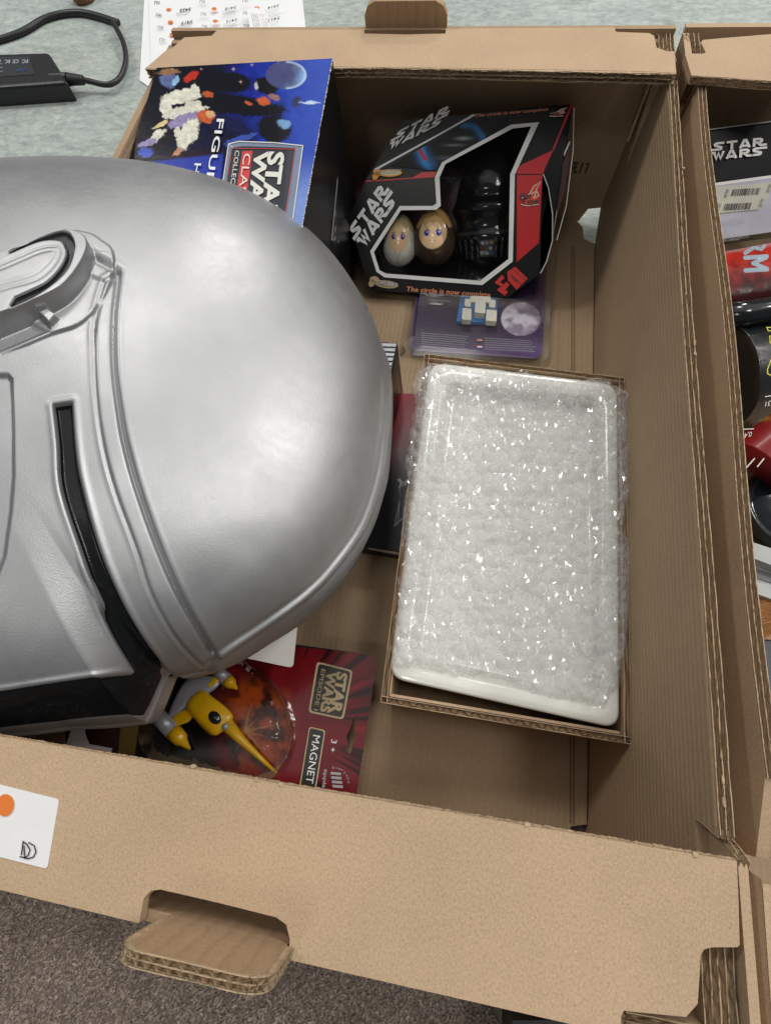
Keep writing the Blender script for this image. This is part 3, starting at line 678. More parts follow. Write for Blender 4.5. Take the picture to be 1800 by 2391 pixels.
    V, I, F, E = cut(V, F, E[:, 4], E); ear = put('ear_piece', V, I, M['silver'], t); put('ear_groove', groove[0], groove[1], M['groove_black'], ear)
    V, I, F, E = cut(V, F, E[:, 1], E); dome = put('dome', V, F, M['silver'], t); Fd = I
    V, I, F, E = cut(V, Fd, E[:, 2], E); put('brow_band', V, I, M['silver'], t); put('face_plate', V, F, M['silver'], t)
    # the half below the middle plane
    ph = np.linspace(0, 1, 40)[None, :] * np.pi / 2
    step = 4; T2 = TT[::step]; R2 = RR[::step]
    x = c0[0] + R2[:, None] * np.sin(ph) ** .8 * np.cos(T2)[:, None]; y = c0[1] + R2[:, None] * np.sin(ph) ** .8 * np.sin(T2)[:, None]
    c2 = .050 * sstep(-.42, -.30, x) + .004
    z = MZ - SL * (x - MX) - c2 * np.cos(ph) ** .8 - .0002
    V = np.stack([x, y, z], -1).reshape(-1, 3); n1, n2 = x.shape; F = []
    for i in range(n1):
        for j in range(n2 - 1):
            i2 = (i + 1) % n1; F.append([i * n2 + j, i2 * n2 + j, i2 * n2 + j + 1, i * n2 + j + 1])
    mesh('lower_shell', V, F, M['silver'], t, smooth=True)
    return (P, Nn, Q.reshape(*shp, 2))
HEL = helmet()

# ------------------------------------------------------------------ small printed things in the box
M['print'] = printed('printed_card', .38, .05)
M['print_gloss'] = printed('printed_gloss', .18, .5, .10, 70)
M['clear'] = clearfilm('clear_blister')
M['window'] = clearfilm('clear_window', gloss=.012, bmp=.16, bs=30)
M['maroon'] = plain('maroon_card', (.055, .008, .014), .45)
M['white_card'] = plain('white_card', (.72, .70, .66), .5, vary=.04, vs=30)
M['ink_white'] = plain('ink_white', (.82, .83, .82), .35, vary=.02)
M['ink_cream'] = plain('ink_cream', (.74, .74, .66), .4, vary=.05)
M['ink_grey'] = plain('ink_grey', (.35, .36, .38), .4, vary=.05)
M['ink_dark'] = plain('ink_dark', (.03, .03, .035), .4, vary=.1)
M['ink_orange'] = plain('ink_orange', (.72, .20, .035), .4, vary=.04)
M['ink_salmon'] = plain('ink_salmon', (.80, .30, .16), .4, vary=.04)
M['ink_gold'] = plain('ink_gold', (.52, .40, .22), .4, vary=.1)
M['ink_blue'] = plain('ink_blue', (.03, .09, .42), .4, vary=.04)
M['ink_yellow'] = plain('ink_yellow', (.62, .56, .05), .4, vary=.04)
M['ink_red'] = plain('ink_red', (.60, .03, .03), .35, vary=.04)

def colmix(*layers):
    c = np.zeros((len(layers[0][0]) if hasattr(layers[0][0], '__len__') else 1, 3))
    return c
def blobs(c, x, y, lst, seed=0):                 # soft painted patches: (cx, cy, rx, ry, angle, colour, softness)
    wx = (fbm(x + 31, y, 14, 3, seed) - .5) * 16; wy = (fbm(x, y + 77, 14, 3, seed + 1) - .5) * 16
    for cx, cy, rx, ry, ang, col, soft in lst:
        ca, sa = math.cos(math.radians(ang)), math.sin(math.radians(ang)); dx = x + wx * .7 - cx; dy = y + wy * .7 - cy
        u = (dx * ca + dy * sa) / rx; v = (-dx * sa + dy * ca) / ry; r = np.sqrt(u * u + v * v)
        k = sstep(1 + soft * .45, 1 - soft * .45, r + (fbm(x, y, 5, 3, 12) - .5) * .35)[:, None]; c = c * (1 - k) + np.array(col)[None] * (.72 + .56 * fbm(x, y * 1.5, 9, 3, 13))[:, None] * k
    return c

def blue_box():
    t = thing('toy_box', 'blue printed box with planet and space art standing in the far left corner', 'box', tuple(U(520, 330, .1)))
    a, b, c = U(365, 156, .1665), U(776, 134, .1765), U(712, 480, .150)
    pl = Art.three(a, b, c, t); n = pl.n
    q = [pl.pt(365, 156), pl.pt(560, 142), pl.pt(776, 134), pl.pt(703, 538), pl.pt(262, 500)]
    low = lambda p: np.array([p[0], p[1], .020])
    # the body: top, four sides
    body = MB(); P = [q[0], q[2], q[3], q[4]]; dn = -n * .0006
    Pt = [p + dn for p in P]; Pb = [low(p) for p in P]
    Pb[1] += (.004, -.010, 0); Pb[0] += (0, -.010, 0)
    body.add(Pt + Pb, [[0, 1, 2, 3], [4, 7, 6, 5], [0, 4, 5, 1], [1, 5, 6, 2], [2, 6, 7, 3], [3, 7, 4, 0]])
    body.build('box_body', M['black_print'], t)
    def art(x, y):
        f = fbm(x, y, 60, 5, 2); g = fbm(x, y, 22, 4, 6)
        deep = np.array(lin(22, 38, 150)); mid = np.array(lin(40, 80, 188)); dark = np.array(lin(9, 9, 28))
        u = (x - 330 - (460 - y) * .12) / 400                     # left to right over the front
        c = dark + (deep - dark) * sstep(.34, .72, u + (f - .5) * .6)[:, None]
        c = c + (mid - c) * (sstep(.5, .95, u + (g - .5) * .3) * .75)[:, None]
        low_ = sstep(345, 480, y)[:, None] * sstep(.6, .9, u)[:, None]; c = c + (np.array(lin(150, 180, 232)) - c) * low_ * .6
        K = lin(9, 9, 20); CR = lin(222, 220, 205); LV = lin(150, 140, 180); OR = lin(196, 92, 52); RD = lin(190, 50, 30); FL = lin(206, 150, 120)
        c = blobs(c, x, y, [
            (520, 190, 70, 26, 4, K, .35), (560, 245, 110, 22, 8, K, .3), (540, 300, 60, 26, 30, lin(20, 24, 70), .4), (620, 200, 30, 18, 10, K, .3),
            (480, 330, 80, 22, -10, lin(16, 18, 50), .4), (640, 300, 40, 34, 20, K, .35), (440, 365, 90, 12, -8, lin(34, 20, 34), .5), (560, 325, 40, 8, -18, lin(60, 84, 170), .4),
            (395, 188, 22, 18, 20, lin(96, 110, 160), .3), (410, 190, 7, 13, 10, lin(140, 185, 215), .3), (446, 178, 18, 9, -30, RD, .5), (395, 168, 26, 6, -4, lin(150, 110, 80), .7),
            (420, 226, 46, 16, -8, CR, .22), (455, 212, 12, 18, 15, CR, .2), (452, 242, 22, 8, -10, CR, .2), (486, 220, 13, 8, 5, OR, .35), (388, 250, 14, 24, -25, CR, .3),
            (432, 260, 52, 12, -12, CR, .2), (430, 280, 40, 15, -20, LV, .3), (374, 290, 22, 6, -28, lin(222, 200, 150), .3), (480, 272, 20, 14, 5, OR, .3), (492, 266, 10, 8, 5, lin(214, 170, 120), .4),
            (440, 312, 20, 38, 32, CR, .2), (366, 318, 26, 10, -42, CR, .25), (412, 308, 8, 12, 10, CR, .2), (414, 352, 14, 6, -50, FL, .4), (345, 332, 24, 8, -20, LV, .3), (340, 355, 18, 10, 0, lin(70, 90, 190), .6),
            (615, 236, 16, 9, 5, OR, .5), (578, 240, 9, 5, 0, OR, .6), (640, 225, 14, 8, 20, lin(150, 110, 110), .5), (600, 200, 5, 9, 0, lin(190, 190, 210), .8),
            (662, 288, 16, 10, 10, lin(120, 160, 205), .5), (690, 235, 12, 12, 0, lin(40, 50, 90), .4), (724, 238, 22, 3, 3, lin(190, 205, 235), .7)], 4)
        # planet
        dx, dy = (x - 668) / 48, (y - 174) / 33; r = np.hypot(dx, dy); k = sstep(1.02, .97, r)[:, None]
        sh = np.array(lin(70, 74, 120)) + (np.array(lin(130, 170, 220)) - lin(70, 74, 120)) * sstep(.1, .9, dx * .8 + dy * .3 + (g - .5) * .5)[:, None]
        sh = sh * (.55 + .8 * f)[:, None]; rim = (sstep(.78, .97, r) * (dx > 0))[:, None]; sh = sh * (1 - rim * .7) + np.array(lin(190, 215, 240)) * rim * .7
        c = c * (1 - k) + sh * k
        for sx, sy, sr in ((545, 160, 9), (588, 150, 7), (562, 190, 8), (650, 142, 5), (580, 140, 5), (470, 160, 6), (402, 160, 5)):   # star bursts
            d1 = np.abs(x - sx); d2 = np.abs(y - sy); k = np.clip(1 - (d1 / sr) ** .6 - (d2 / sr) ** .6, 0, 1)[:, None]
            c = c * (1 - k) + np.array(lin(240, 200, 170)) * k
        k = (sstep(368, 374, y + (x - 330) * .11 - 8) * (x < 522 - (y - 350) * .1))[:, None]; c = c * (1 - k) + np.array(lin(44, 62, 165)) * k
        return np.clip(c * (.9 + .2 * fbm(x, y, 7, 2, 9))[:, None], 0, 1)
    qq = [(366, 157), (775, 135), (704, 536), (264, 498)]
    pl.grid('front_art', qq, 330, 330, art, M['print_gloss'])
    # frame panel with the titles, reading down the picture
    sl = lambda x, y: (x - (y - 340) * .155, y)
    pl.poly('title_panel', [[sl(534, 334), sl(560, 328), sl(640, 331), sl(707, 338), sl(710, 520), sl(530, 490)]], plain('panel_grey', lin(118, 132, 160), .35, coat=.4))
    pl.poly('title_panel', [[sl(541, 344), sl(566, 340), sl(690, 344), sl(690, 512), sl(541, 490)]], plain('panel_dark', lin(34, 40, 52), .3, coat=.5))
    pl.poly('title_panel', [[sl(568, 352), sl(592, 351), sl(594, 500), sl(568, 495)]], M['ink_red'])
    V, F = strokes([([sl(534, 485), sl(533, 335), sl(556, 329), sl(640, 332), sl(707, 339), sl(710, 515)], 2.2), ([sl(534, 335), sl(544, 344)], 1.5)]); pl.flat('frame_line', V, F, (0, 0), (1, 0), (0, 1), M['ink_cream'])
    V, F = strokes([([sl(543, 485), sl(543, 345), sl(690, 347), sl(692, 505)], 1.3)]); pl.flat('frame_line', V, F, (0, 0), (1, 0), (0, 1), M['ink_red'])
    pl.text('lettering', 'STAR', sl(630, 352), sl(634, 520), (36, 2), M['ink_cream'], bold=.035)
    pl.text('lettering', 'WARS', sl(598, 350), sl(602, 535), (30, 2), M['ink_cream'], bold=.035)
    pl.text('lettering', 'CLASSIC', sl(572, 357), sl(575, 510), (17, 1), M['ink_cream'])
    pl.text('lettering', 'COLLECTORS', sl(551, 350), sl(553, 480), (10, 1), M['ink_cream'])
    pl.text('lettering', 'FIGURINE', (507, 276), (462, 520), (17, 1), M['ink_white'], bold=.01)
    pl.text('lettering', 'HAMP', (455, 380), (430, 480), (15, 1), M['ink_white'], bold=.01)
    # right side: dark reflecting card with a printed panel
    sp = Art.three(Pt[1] + (.0002, 0, 0), Pt[2] + (.0002, 0, 0), Pb[2] + (.0002, 0, 0), t)
    sp.k = 1
    sp.poly('side_panel', [[(789, 412), (840, 520), (826, 640), (774, 560)]], plain('side_grey', (.03, .03, .034), .25, coat=.5))
    V, F = strokes([([(789, 412), (774, 560)], 2)]); sp.flat('side_line', V, F, (0, 0), (1, 0), (0, 1), M['ink_grey'])
    sp.logo('lettering', (788, 570), (14, -96), (17, 30), M['ink_cream'], .26)
    sp.poly('side_stripe', [[(806, 500), (812, 500), (802, 590), (795, 590)]], M['ink_red'])
    # worn white line along the edge
    e = MB(); p0, p1 = Pt[1], Pt[2]
    for i in range(70):
        s0 = i / 70; s1 = s0 + random.uniform(.004, .013); w = random.uniform(.0002, .0007)
        e.prism([p0 + (p1 - p0) * s0 + n * .0009, p0 + (p1 - p0) * s1 + n * .0009, p0 + (p1 - p0) * s1 + n * .0009 + (w, 0, 0), p0 + (p1 - p0) * s0 + n * .0009 + (w, 0, 0)], (0, 0, -.0006))
    e.build('worn_edge', M['white_card'], t, kind='stuff')
blue_box()

def window_box():
    t = thing('window_box', 'black and red toy box with white edged window leaning on the back wall', 'box', tuple(U(1030, 600, .02)))
    A0, A1, B0, B1 = U(864, 677, .020), U(1180, 699, .020), U(852, 423, .088), U(1267, 406, .090)
    fp = Art.three(A0, A1, (B0 + B1) / 2, t); tp = Art.three(fp.pt(852, 423), fp.pt(1267, 406), U(1338, 242, .126), t)
    OF = [(852, 423), (812, 509), (864, 677), (1180, 699), (1261, 638), (1267, 406)]
    OT = [(1267, 406), (1338, 242), (943, 280), (852, 423)]
    WF = [(1015, 413), (1019, 474), (1010, 480), (933, 480), (864, 586), (879, 634), (898, 647), (1126, 665), (1197, 610), (1202, 405)]
    IF = [(1026, 412), (1029, 480), (1018, 489), (936, 490), (873, 588), (886, 630), (901, 638), (1121, 655), (1187, 604), (1191, 405)]
    WT = [(1202, 406), (1259, 284), (1193, 290), (1032, 378), (1022, 398), (1015, 414)]
    IT = [(1191, 406), (1240, 294), (1197, 299), (1040, 382), (1032, 400), (1026, 413)]
    # card shell
    fb = MB(); P = [fp.pt(*p) for p in OF]; I = [fp.pt(*p) for p in IF]
    def panel(pl, outer, hole):                   # card with the window cut away: strips round the opening
        Q = [pl.pt(*p) for p in outer]; Hh = [pl.pt(*p) for p in hole]
        tri = geometry.tessellate_polygon([[Vector(p) for p in Q + Hh[::-1]]]); return Q + Hh[::-1], [list(x) for x in tri]
    V, F = panel(fp, OF, [p for p in IF]); mesh('front_panel', V, F, M['black_print'], t)
    V, F = panel(tp, OT[:], [(1191, 406), (1240, 294), (1197, 299), (1040, 382), (1032, 400), (1026, 412)][::-1][::-1]); mesh('top_panel', V, F, M['black_print'], t)
    bx = fp.pt(1267, 406); fr = fp.pt(1261, 638); tr = tp.pt(1338, 242); tl = tp.pt(943, 280); bl = fp.pt(852, 423); ll = fp.pt(812, 509); fl = fp.pt(864, 677); fc = fp.pt(1180, 699)
    yb = .586; back = lambda p, z=None: np.array([p[0] + .004, min(.586, max(p[1] + .02, yb)), p[2] if z is None else z])
    mid = [fp.pt(1267 + dx, y) + np.array([.0012 * s, 0, 0]) for y, dx, s in ((440, 6, 2), (500, 12, 3), (560, 12, 3), (610, 5, 1))]
    side = [bx] + mid + [fr, back(fr, .02), back(tr, .06), tr]
    m_ = MB(); m_.add(side, [list(range(len(side)))]); m_.add([fr, fc, back(fc, .012), back(fr, .02)], [[0, 1, 2, 3]])
    m_.add([fc, fl, back(fl, .012), back(fc, .012)], [[0, 1, 2, 3]]); m_.add([fl, ll, bl, tl, back(tl, .06), back(fl, .012)], [[0, 1, 2, 3, 4, 5]])
    m_.add([tl, tr, back(tr, .012), back(tl, .012)], [[0, 1, 2, 3]]); m_.build('side_panel', M['black_print'], t)
    # dark red lining behind the window
    bk = fp.n * -.050; L_ = [fp.pt(*p) for p in [(900, 470), (860, 600), (890, 660), (1130, 672), (1205, 615), (1210, 408), (1262, 262), (1190, 276), (1010, 372)]]
    M_ = MB(); M_.add([fp.pt(x, y, -.046) for x, y in [(830, 440), (835, 690), (1230, 700), (1290, 400), (1330, 230), (960, 260)]], [[0, 1, 2, 3, 4, 5]])
    a1, a2, a3, a4 = fp.pt(886, 640, -.0006), fp.pt(1123, 662, -.0006), fp.pt(1123, 652, -.045), fp.pt(886, 626, -.045); M_.add([a1, a2, a3, a4], [[0, 1, 2, 3]])
    M_.build('lining', M['maroon'], t)
    # prints
    fp.k = 2; tp.k = 2
    tp.poly('side_stripe', [[(1267, 405), (1338, 243), (1331, 258), (1290, 350), (1208, 388), (1202, 405)]], M['red_print'])
    tp.poly('side_stripe', [[(1338, 243), (1332, 243), (1288, 352), (1292, 352)]], M['red_print'])
    fp.poly('side_stripe', [[(1207, 408), (1266, 407), (1258, 566), (1206, 612)]], M['red_print'])
    tp.poly('side_stripe', [[(854, 421), (962, 414), (985, 401), (1019, 400), (1014, 413), (853, 424)]], M['red_print'])
    tp.poly('title_line', [[(876, 392), (1096, 272), (1112, 265), (1100, 274), (871, 399)]], M['white_print'])
    tp.poly('title_line', [[(874, 397), (1100, 268), (1108, 265), (1108, 269), (871, 401)]], M['white_print'])
    def glow(x, y):
        c = np.tile(np.array([.010, .010, .012]), (len(x), 1)); d = np.hypot((x - 1060) / 78, (y - 350) / 64) + (fbm(x, y, 30, 3, 3) - .5) * .2
        k = np.exp(-((d - 1.0) / .10) ** 2)[:, None] * (y < 395)[:, None] * sstep(1150, 1125, x)[:, None]; c = c + np.array(lin(40, 130, 200)) * k * .75
        w = lambda cx, cy, rx, ry: np.exp(-(((x - cx) / rx) ** 2 + ((y - cy) / ry) ** 2))[:, None]
        c = c + np.array([.30, .32, .35]) * (w(1082, 322, 16, 4) + w(1060, 338, 22, 3) * .5 + w(1040, 368, 22, 5) * .3)
        d2 = np.abs((y - 335) - (x - 972) * 1.75) / 2.0; along = sstep(340, 344, y) * sstep(376, 372, y)
        c = c + np.array(lin(50, 140, 210)) * (np.exp(-(d2 / 16) ** 2) * sstep(330, 340, y) * sstep(396, 380, y) * .6)[:, None]
        k = (np.exp(-(d2 / 4.5) ** 4) * along)[:, None]; c = c * (1 - k) + np.array(lin(205, 40, 44)) * k
        return np.clip(c, 0, 1)
    cornr = [(930, 392), (985, 352), (1112, 278), (1185, 284), (1032, 375), (1020, 392)]
    tp.grid('glow_art', [(912, 386), (1062, 300), (1180, 288), (1018, 398)], 60, 60, glow, M['print'])
    tp.grid('glow_art', [(1062, 300), (1104, 276), (1186, 274), (1180, 288)], 40, 20, glow, M['print'])
    tp.logo('lettering', (903, 352), (126, -64), (24, -46), M['white_print'], .28)
    fp.logo('lettering', (850, 580), (76, -110), (-38, -44), M['white_print'], .29)
    fp.text('lettering', 'The circle is now complete', (948, 679), (1144, 693), (2, -11), M['ink_salmon'], bold=.012)
    tp.text('lettering', 'The circle is now complete', (1106, 273), (1278, 257), (5, -8), M['ink_salmon'], bold=.012)
    for pl, ox, oy, kx in ((fp, 862, 660, 1), (tp, 871, 410, 1.0)):         # orange bubble with the white word
        pl.poly('badge', [disc(ox + 40, oy - 7 + (10 if pl is fp else 0), 28, 9, 20, .12 if pl is fp else -.03), disc(ox + 12, oy - 8, 11, 8, 16), disc(ox + 6, oy - 0, 7, 10, 16, .4)], M['ink_gold'] if pl is fp else plain('badge_orange', lin(226, 158, 60), .4))
        pl.poly('badge', [disc(ox + 40, oy - 7 + (10 if pl is fp else 0), 24, 6, 20, .12 if pl is fp else -.03)], plain('badge_cream', lin(226, 214, 160) if pl is tp else lin(150, 135, 105), .4))
        dy = 10 if pl is fp else 0
        pl.text('lettering', 'CHUBBY', (ox + 16, oy - 5 + dy * .6), (ox + 64, oy - 2 + dy * 1.1 - (5 if pl is tp else 0)), (3, -9), M['ink_dark'], bold=.03)
        pl.text('lettering', 'CHUBBY', (ox + 16.5, oy - 5 + dy * .6), (ox + 63.5, oy - 2 + dy * 1.1 - (5 if pl is tp else 0)), (3, -9), M['white_print'])
    # maker's mark with a flame
    fl_ = [(1212, 472), (1225, 478), (1243, 474), (1256, 471), (1262, 478), (1258, 448), (1252, 440), (1262, 424), (1248, 434), (1243, 450), (1240, 458), (1228, 452)]
    for pl, f in ((fp, lambda x, y: (x, y)), (tp, lambda x, y: (1280 + (x - 1212) * .78 + (470 - y) * .12, 268 + (y - 472) * .38))):
        V, F = strokes([([f(x, y) for x, y in [(1218, 462), (1236, 452), (1246, 434), (1263, 423), (1252, 442), (1258, 456), (1246, 462), (1252, 446), (1240, 452)]], 2.0), ([f(x, y) for x, y in [(1216, 476), (1232, 480), (1246, 478), (1258, 476)]], 1.8)])
        pl.poly('flame', [[f(x, y) for x, y in [(1222, 466), (1238, 450), (1247, 434), (1262, 424), (1252, 442), (1257, 456), (1252, 474), (1232, 478), (1222, 474)]]], plain('flame_red', lin(222, 80, 40), .4))
        pl.flat('flame', V, F, (0, 0), (1, 0), (0, 1), M['ink_cream'])
        pl.text('lettering', 'Hot', f(1213, 463), f(1240, 462), np.subtract(f(1215, 450), f(1213, 463)), M['ink_dark'], bold=.03)
        pl.text('lettering', 'Toys', f(1217, 475), f(1256, 474), np.subtract(f(1219, 463), f(1217, 475)), M['ink_dark'], bold=.03)
    # red block lettering at the lower corner
    V, F = [], []
    for y0, y1 in ((0, 1),):
        pass
    fp.poly('block_number', [[(1154, 660), (1172, 641), (1178, 648), (1168, 658), (1176, 664), (1182, 657), (1190, 664), (1180, 676), (1186, 682), (1178, 690), (1160, 676), (1170, 668)]], M['ink_red'])
    fp.poly('block_number', [[(1184, 634), (1203, 622), (1232, 650), (1206, 676), (1186, 654)]], M['ink_red'])
    V, F = strokes([([(1190, 640), (1222, 668)], 2), ([(1200, 630), (1229, 656)], 1.2)]); fp.flat('block_number', V, F, (0, 0), (1, 0), (0, 1), M['ink_dark'])
    fp.text('lettering', '77-07', (1192, 648), (1206, 660), (4, -6), M['ink_dark'])
    # white window border, front and top, then the clear film
    fp.k += 1; tp.k += 1
    def strip(pl, outer, inner, name):
        n = len(outer); V = [pl.pt(*p) for p in outer] + [pl.pt(*p) for p in inner]
        return mesh(name, V, [[i, i + 1, i + 1 + n, i + n] for i in range(n - 1)], M['white_print'], t)
    strip(fp, WF, IF, 'window_border'); strip(tp, WT, IT, 'window_border')
    film = MB(); film.add([fp.pt(x, y, -.0004) for x, y in WF], [list(range(len(WF)))]); film.add([tp.pt(x, y, -.0004) for x, y in WT], [list(range(len(WT)))])
    film.build('window_film', M['window'], t)
    # white line down the folded side and a small side window
    ln = MB(); sd_ = [bx] + mid + [fr]
    ln.tube([p + np.array([.0003, 0, .0002]) for p in sd_], .00045, 6); ln.build('card_edge', M['white_card'], t)
    sp = Art.three(bx, tr, fr, t); sp.k = 4
    V, F = strokes([([(1330, 330), (1306, 386), (1298, 500), (1290, 545)], 3.0), ([(1340, 250), (1338, 350), (1322, 480), (1300, 560)], 1.6)]); sp.flat('window_border', V, F, (0, 0), (1, 0), (0, 1), M['white_print'])
    sp.poly('side_window', [[(1329, 345), (1310, 392), (1301, 500), (1318, 450), (1327, 380)]], M['maroon'])
    # three egg shaped toys inside
    axis = unit(fp.pt(1140, 420, -.02) - fp.pt(1128, 620, -.02)); right = unit(np.cross(axis, fp.n)); right = right if right[0] > 0 else -right
    def egg(name, label, cx, ybot, ytop, wpx, off, colf, mat, hump=0):
        b, tpt = fp.pt(cx, ybot, off), fp.pt(cx + (6 if hump else 3), ytop, off); h = np.linalg.norm(tpt - b)
        w = np.linalg.norm(fp.pt(cx + wpx / 2, (ybot + ytop) / 2, off) - fp.pt(cx - wpx / 2, (ybot + ytop) / 2, off)) / 2 * 1.2
        ax = unit(tpt - b); fwd = unit(fp.n - ax * (fp.n @ ax)); rt = unit(np.cross(ax, fwd)); rt = rt if rt[0] > 0 else -rt
        n1, n2 = 110, 120; V = []; C = []; UU = []
        for i in range(n1 + 1):
            s = i / n1; zz = (1 - math.cos(math.pi * s)) / 2; prof = math.sin(math.pi * s) ** .85 * (1 - .22 * zz ** 2 + (.06 if zz < .5 else 0) * math.sin(zz * 6.28))
            for k in range(n2):
                a = 2 * math.pi * k / n2; lx = math.cos(a); lf = math.sin(a); rr = w * prof; dz = 0
                if hump: rr *= 1 + hump(zz, lx, lf)
                V.append(b + ax * (zz * h) + rt * rr * lx + fwd * rr * .8 * lf); UU.append((lx * prof, zz, lf))
        F = [[i * n2 + k, i * n2 + (k + 1) % n2, (i + 1) * n2 + (k + 1) % n2, (i + 1) * n2 + k] for i in range(n1) for k in range(n2)]
        UU = np.array(UU); o = mesh(name, V, F, mat, None, smooth=True, cols=colf(UU[:, 0], UU[:, 1], UU[:, 2])); 
        return tag(o, label, 'toy figure', 'egg shaped toys inside the window box')
    sk = np.array(lin(240, 204, 160))
    def hairface(hair, robe, brow, x, z, f):
        c = np.tile(np.array(robe), (len(x), 1)); e = lambda a, b: sstep(-.015, .015, b - a)[:, None]
        fold = np.minimum(np.abs(x - (z - .1) * .9), np.abs(x + (z - .12) * .8)); k = (np.exp(-(fold / .018) ** 2) * (z < .48) * (f > 0))[:, None]; c = c * (1 - k) + c * .45 * k
        ff = np.hypot(x / .62, (z - .56) / .27); k = sstep(1.02, .98, ff)[:, None] * (f > 0)[:, None]; c = c * (1 - k) + sk * k
        hz = .70 + .05 * np.abs(np.sin(x * 9)) - .12 * np.abs(x) ** 2; k = np.maximum(sstep(-.01, .01, z - hz), ((f < .1) & (z > .42)) * 1.0)[:, None]; c = c * (1 - k) + np.array(hair) * k
        for sx in (-.27, .27):
            r = np.hypot((x - sx) / .115, (z - .565) / .055); k = sstep(1.1, .9, r)[:, None] * (f > 0)[:, None]; c = c * (1 - k) + np.array(lin(40, 60, 160)) * k
            r = np.hypot((x - sx - .03) / .035, (z - .582) / .017); k = sstep(1.2, .8, r)[:, None] * (f > 0)[:, None]; c = c * (1 - k) + .85 * k
            q = z - .645 - brow * (abs(sx) - np.abs(x)) * -.5; k = (np.exp(-(q / .008) ** 2) * (np.abs(x - sx) < .13) * (f > 0))[:, None]; c = c * (1 - k) + .02 * k
        q = z - .435 + .25 * x ** 2; k = (np.exp(-(q / .007) ** 2) * (np.abs(x) < .15) * (f > 0))[:, None]; c = c * (1 - k) + np.array((.08, .03, .02)) * k
        return c
    egg('egg_figure', 'small egg toy with fair fringe and white robe, leftmost in the window box', 932, 622, 498, 66, -.013, lambda x, z, f: hairface(lin(206, 186, 134), lin(226, 224, 212), 0, x, z, f), M['print_gloss'])
    egg('egg_figure', 'egg toy with light brown hair and frowning face in brown robe', 1012, 620, 484, 84, -.014, lambda x, z, f: hairface(lin(206, 168, 108), lin(74, 58, 46), .8, x, z, f), M['print_gloss'])
    def blk(x, z, f):
        c = np.tile(np.array((.008, .008, .009)), (len(x), 1))
        band = (np.abs(z - .30) < .018) & (f > 0); c[band] = (.05, .05, .055)
        k = (np.exp(-((np.mod(x * 6, 1) - .5) / .08) ** 2) * (z < .25) * (z > .08) * (f > 0) * (np.abs(x) > .22))[:, None]; c = c * (1 - k) + .22 * k
        pan = (np.abs(x) < .20) & (z > .10) & (z < .235) & (f > 0); c[pan] = (.10, .10, .11)
        for ix in range(3):
            for iz in range(3):
                m = (np.abs(x + .12 - ix * .12) < .04) & (np.abs(z - .13 - iz * .04) < .013) & (f > 0); c[m] = [(.6, .62, .62), (.45, .05, .04), (.6, .62, .62), (.55, .56, .56), (.05, .25, .1), (.6, .6, .6), (.1, .15, .4), (.6, .62, .62), (.5, .3, .05)][ix * 3 + iz]
        return c
    def hump(z, lx, lf):                          # a hood: brim, then a waist
        return .10 * math.exp(-((z - .50) / .05) ** 2) * (1 if lf > -.4 else .6) - .10 * math.exp(-((z - .37) / .08) ** 2) + .06 * math.exp(-((z - .25) / .06) ** 2) - .06 * math.exp(-((z - .60) / .03) ** 2) * (lf > .3)
    egg('egg_figure', 'tall glossy black egg toy with grey chest panel, tallest in the window box', 1136, 626, 338, 136, -.032, blk, printed('black_gloss_toy', .06, .6, .0), hump)
    # clear tray that holds the toys
    b = MB(); 
    for cx, y0, y1, w in ((932, 628, 492, 36), (1012, 628, 478, 48), (1130, 632, 330, 66)):
        ring = [fp.pt(cx + w * math.sin(a) * (1 if math.cos(a) < 0 else .85), (y0 + y1) / 2 - (y0 - y1) / 2 * -math.cos(a), -.012) for a in np.linspace(0, 6.28, 40)]
        in_ = [p * .0 + fp.pt(*proj(p), -.0045) for p in ring]
        n = len(ring); b.add(ring + in_, [[i, i + 1, i + 1 + n, i + n] for i in range(n - 1)])
        cpt = fp.pt(cx, (y0 + y1) / 2, -.0035); b.add(in_ + [cpt], [[i, i + 1, n] for i in range(n - 1)])
    b.add([fp.pt(x, y, l) for x, y, l in [(900, 628, -.004), (1080, 640, -.004), (1078, 618, -.012), (905, 606, -.012)]], [[0, 1, 2, 3]])
    b.build('clear_tray', clearfilm('clear_tray_plastic', gloss=.0, bmp=.7, bs=110), t, smooth=True, kind='stuff')
window_box()

def rounded(q, rads, n=6):                        # polygon in picture places with rounded corners
    out = []; m = len(q)
    for i in range(m):
        p = np.array(q[i], float); r = rads[i] if hasattr(rads, '__len__') else rads
        if r == 0: out.append(tuple(p)); continue
        a = p + unit(np.array(q[i - 1]) - p) * r; b = p + unit(np.array(q[(i + 1) % m]) - p) * r
        for k in range(n + 1):
            t = k / n; out.append(tuple((1 - t) ** 2 * a + 2 * t * (1 - t) * p + t * t * b))
    return out
def card(name, t, pl, outline, thick, mat, lift=0):
    return MB().prism([pl.pt(x, y, lift) for x, y in outline], -pl.n * thick).build(name, mat, t)

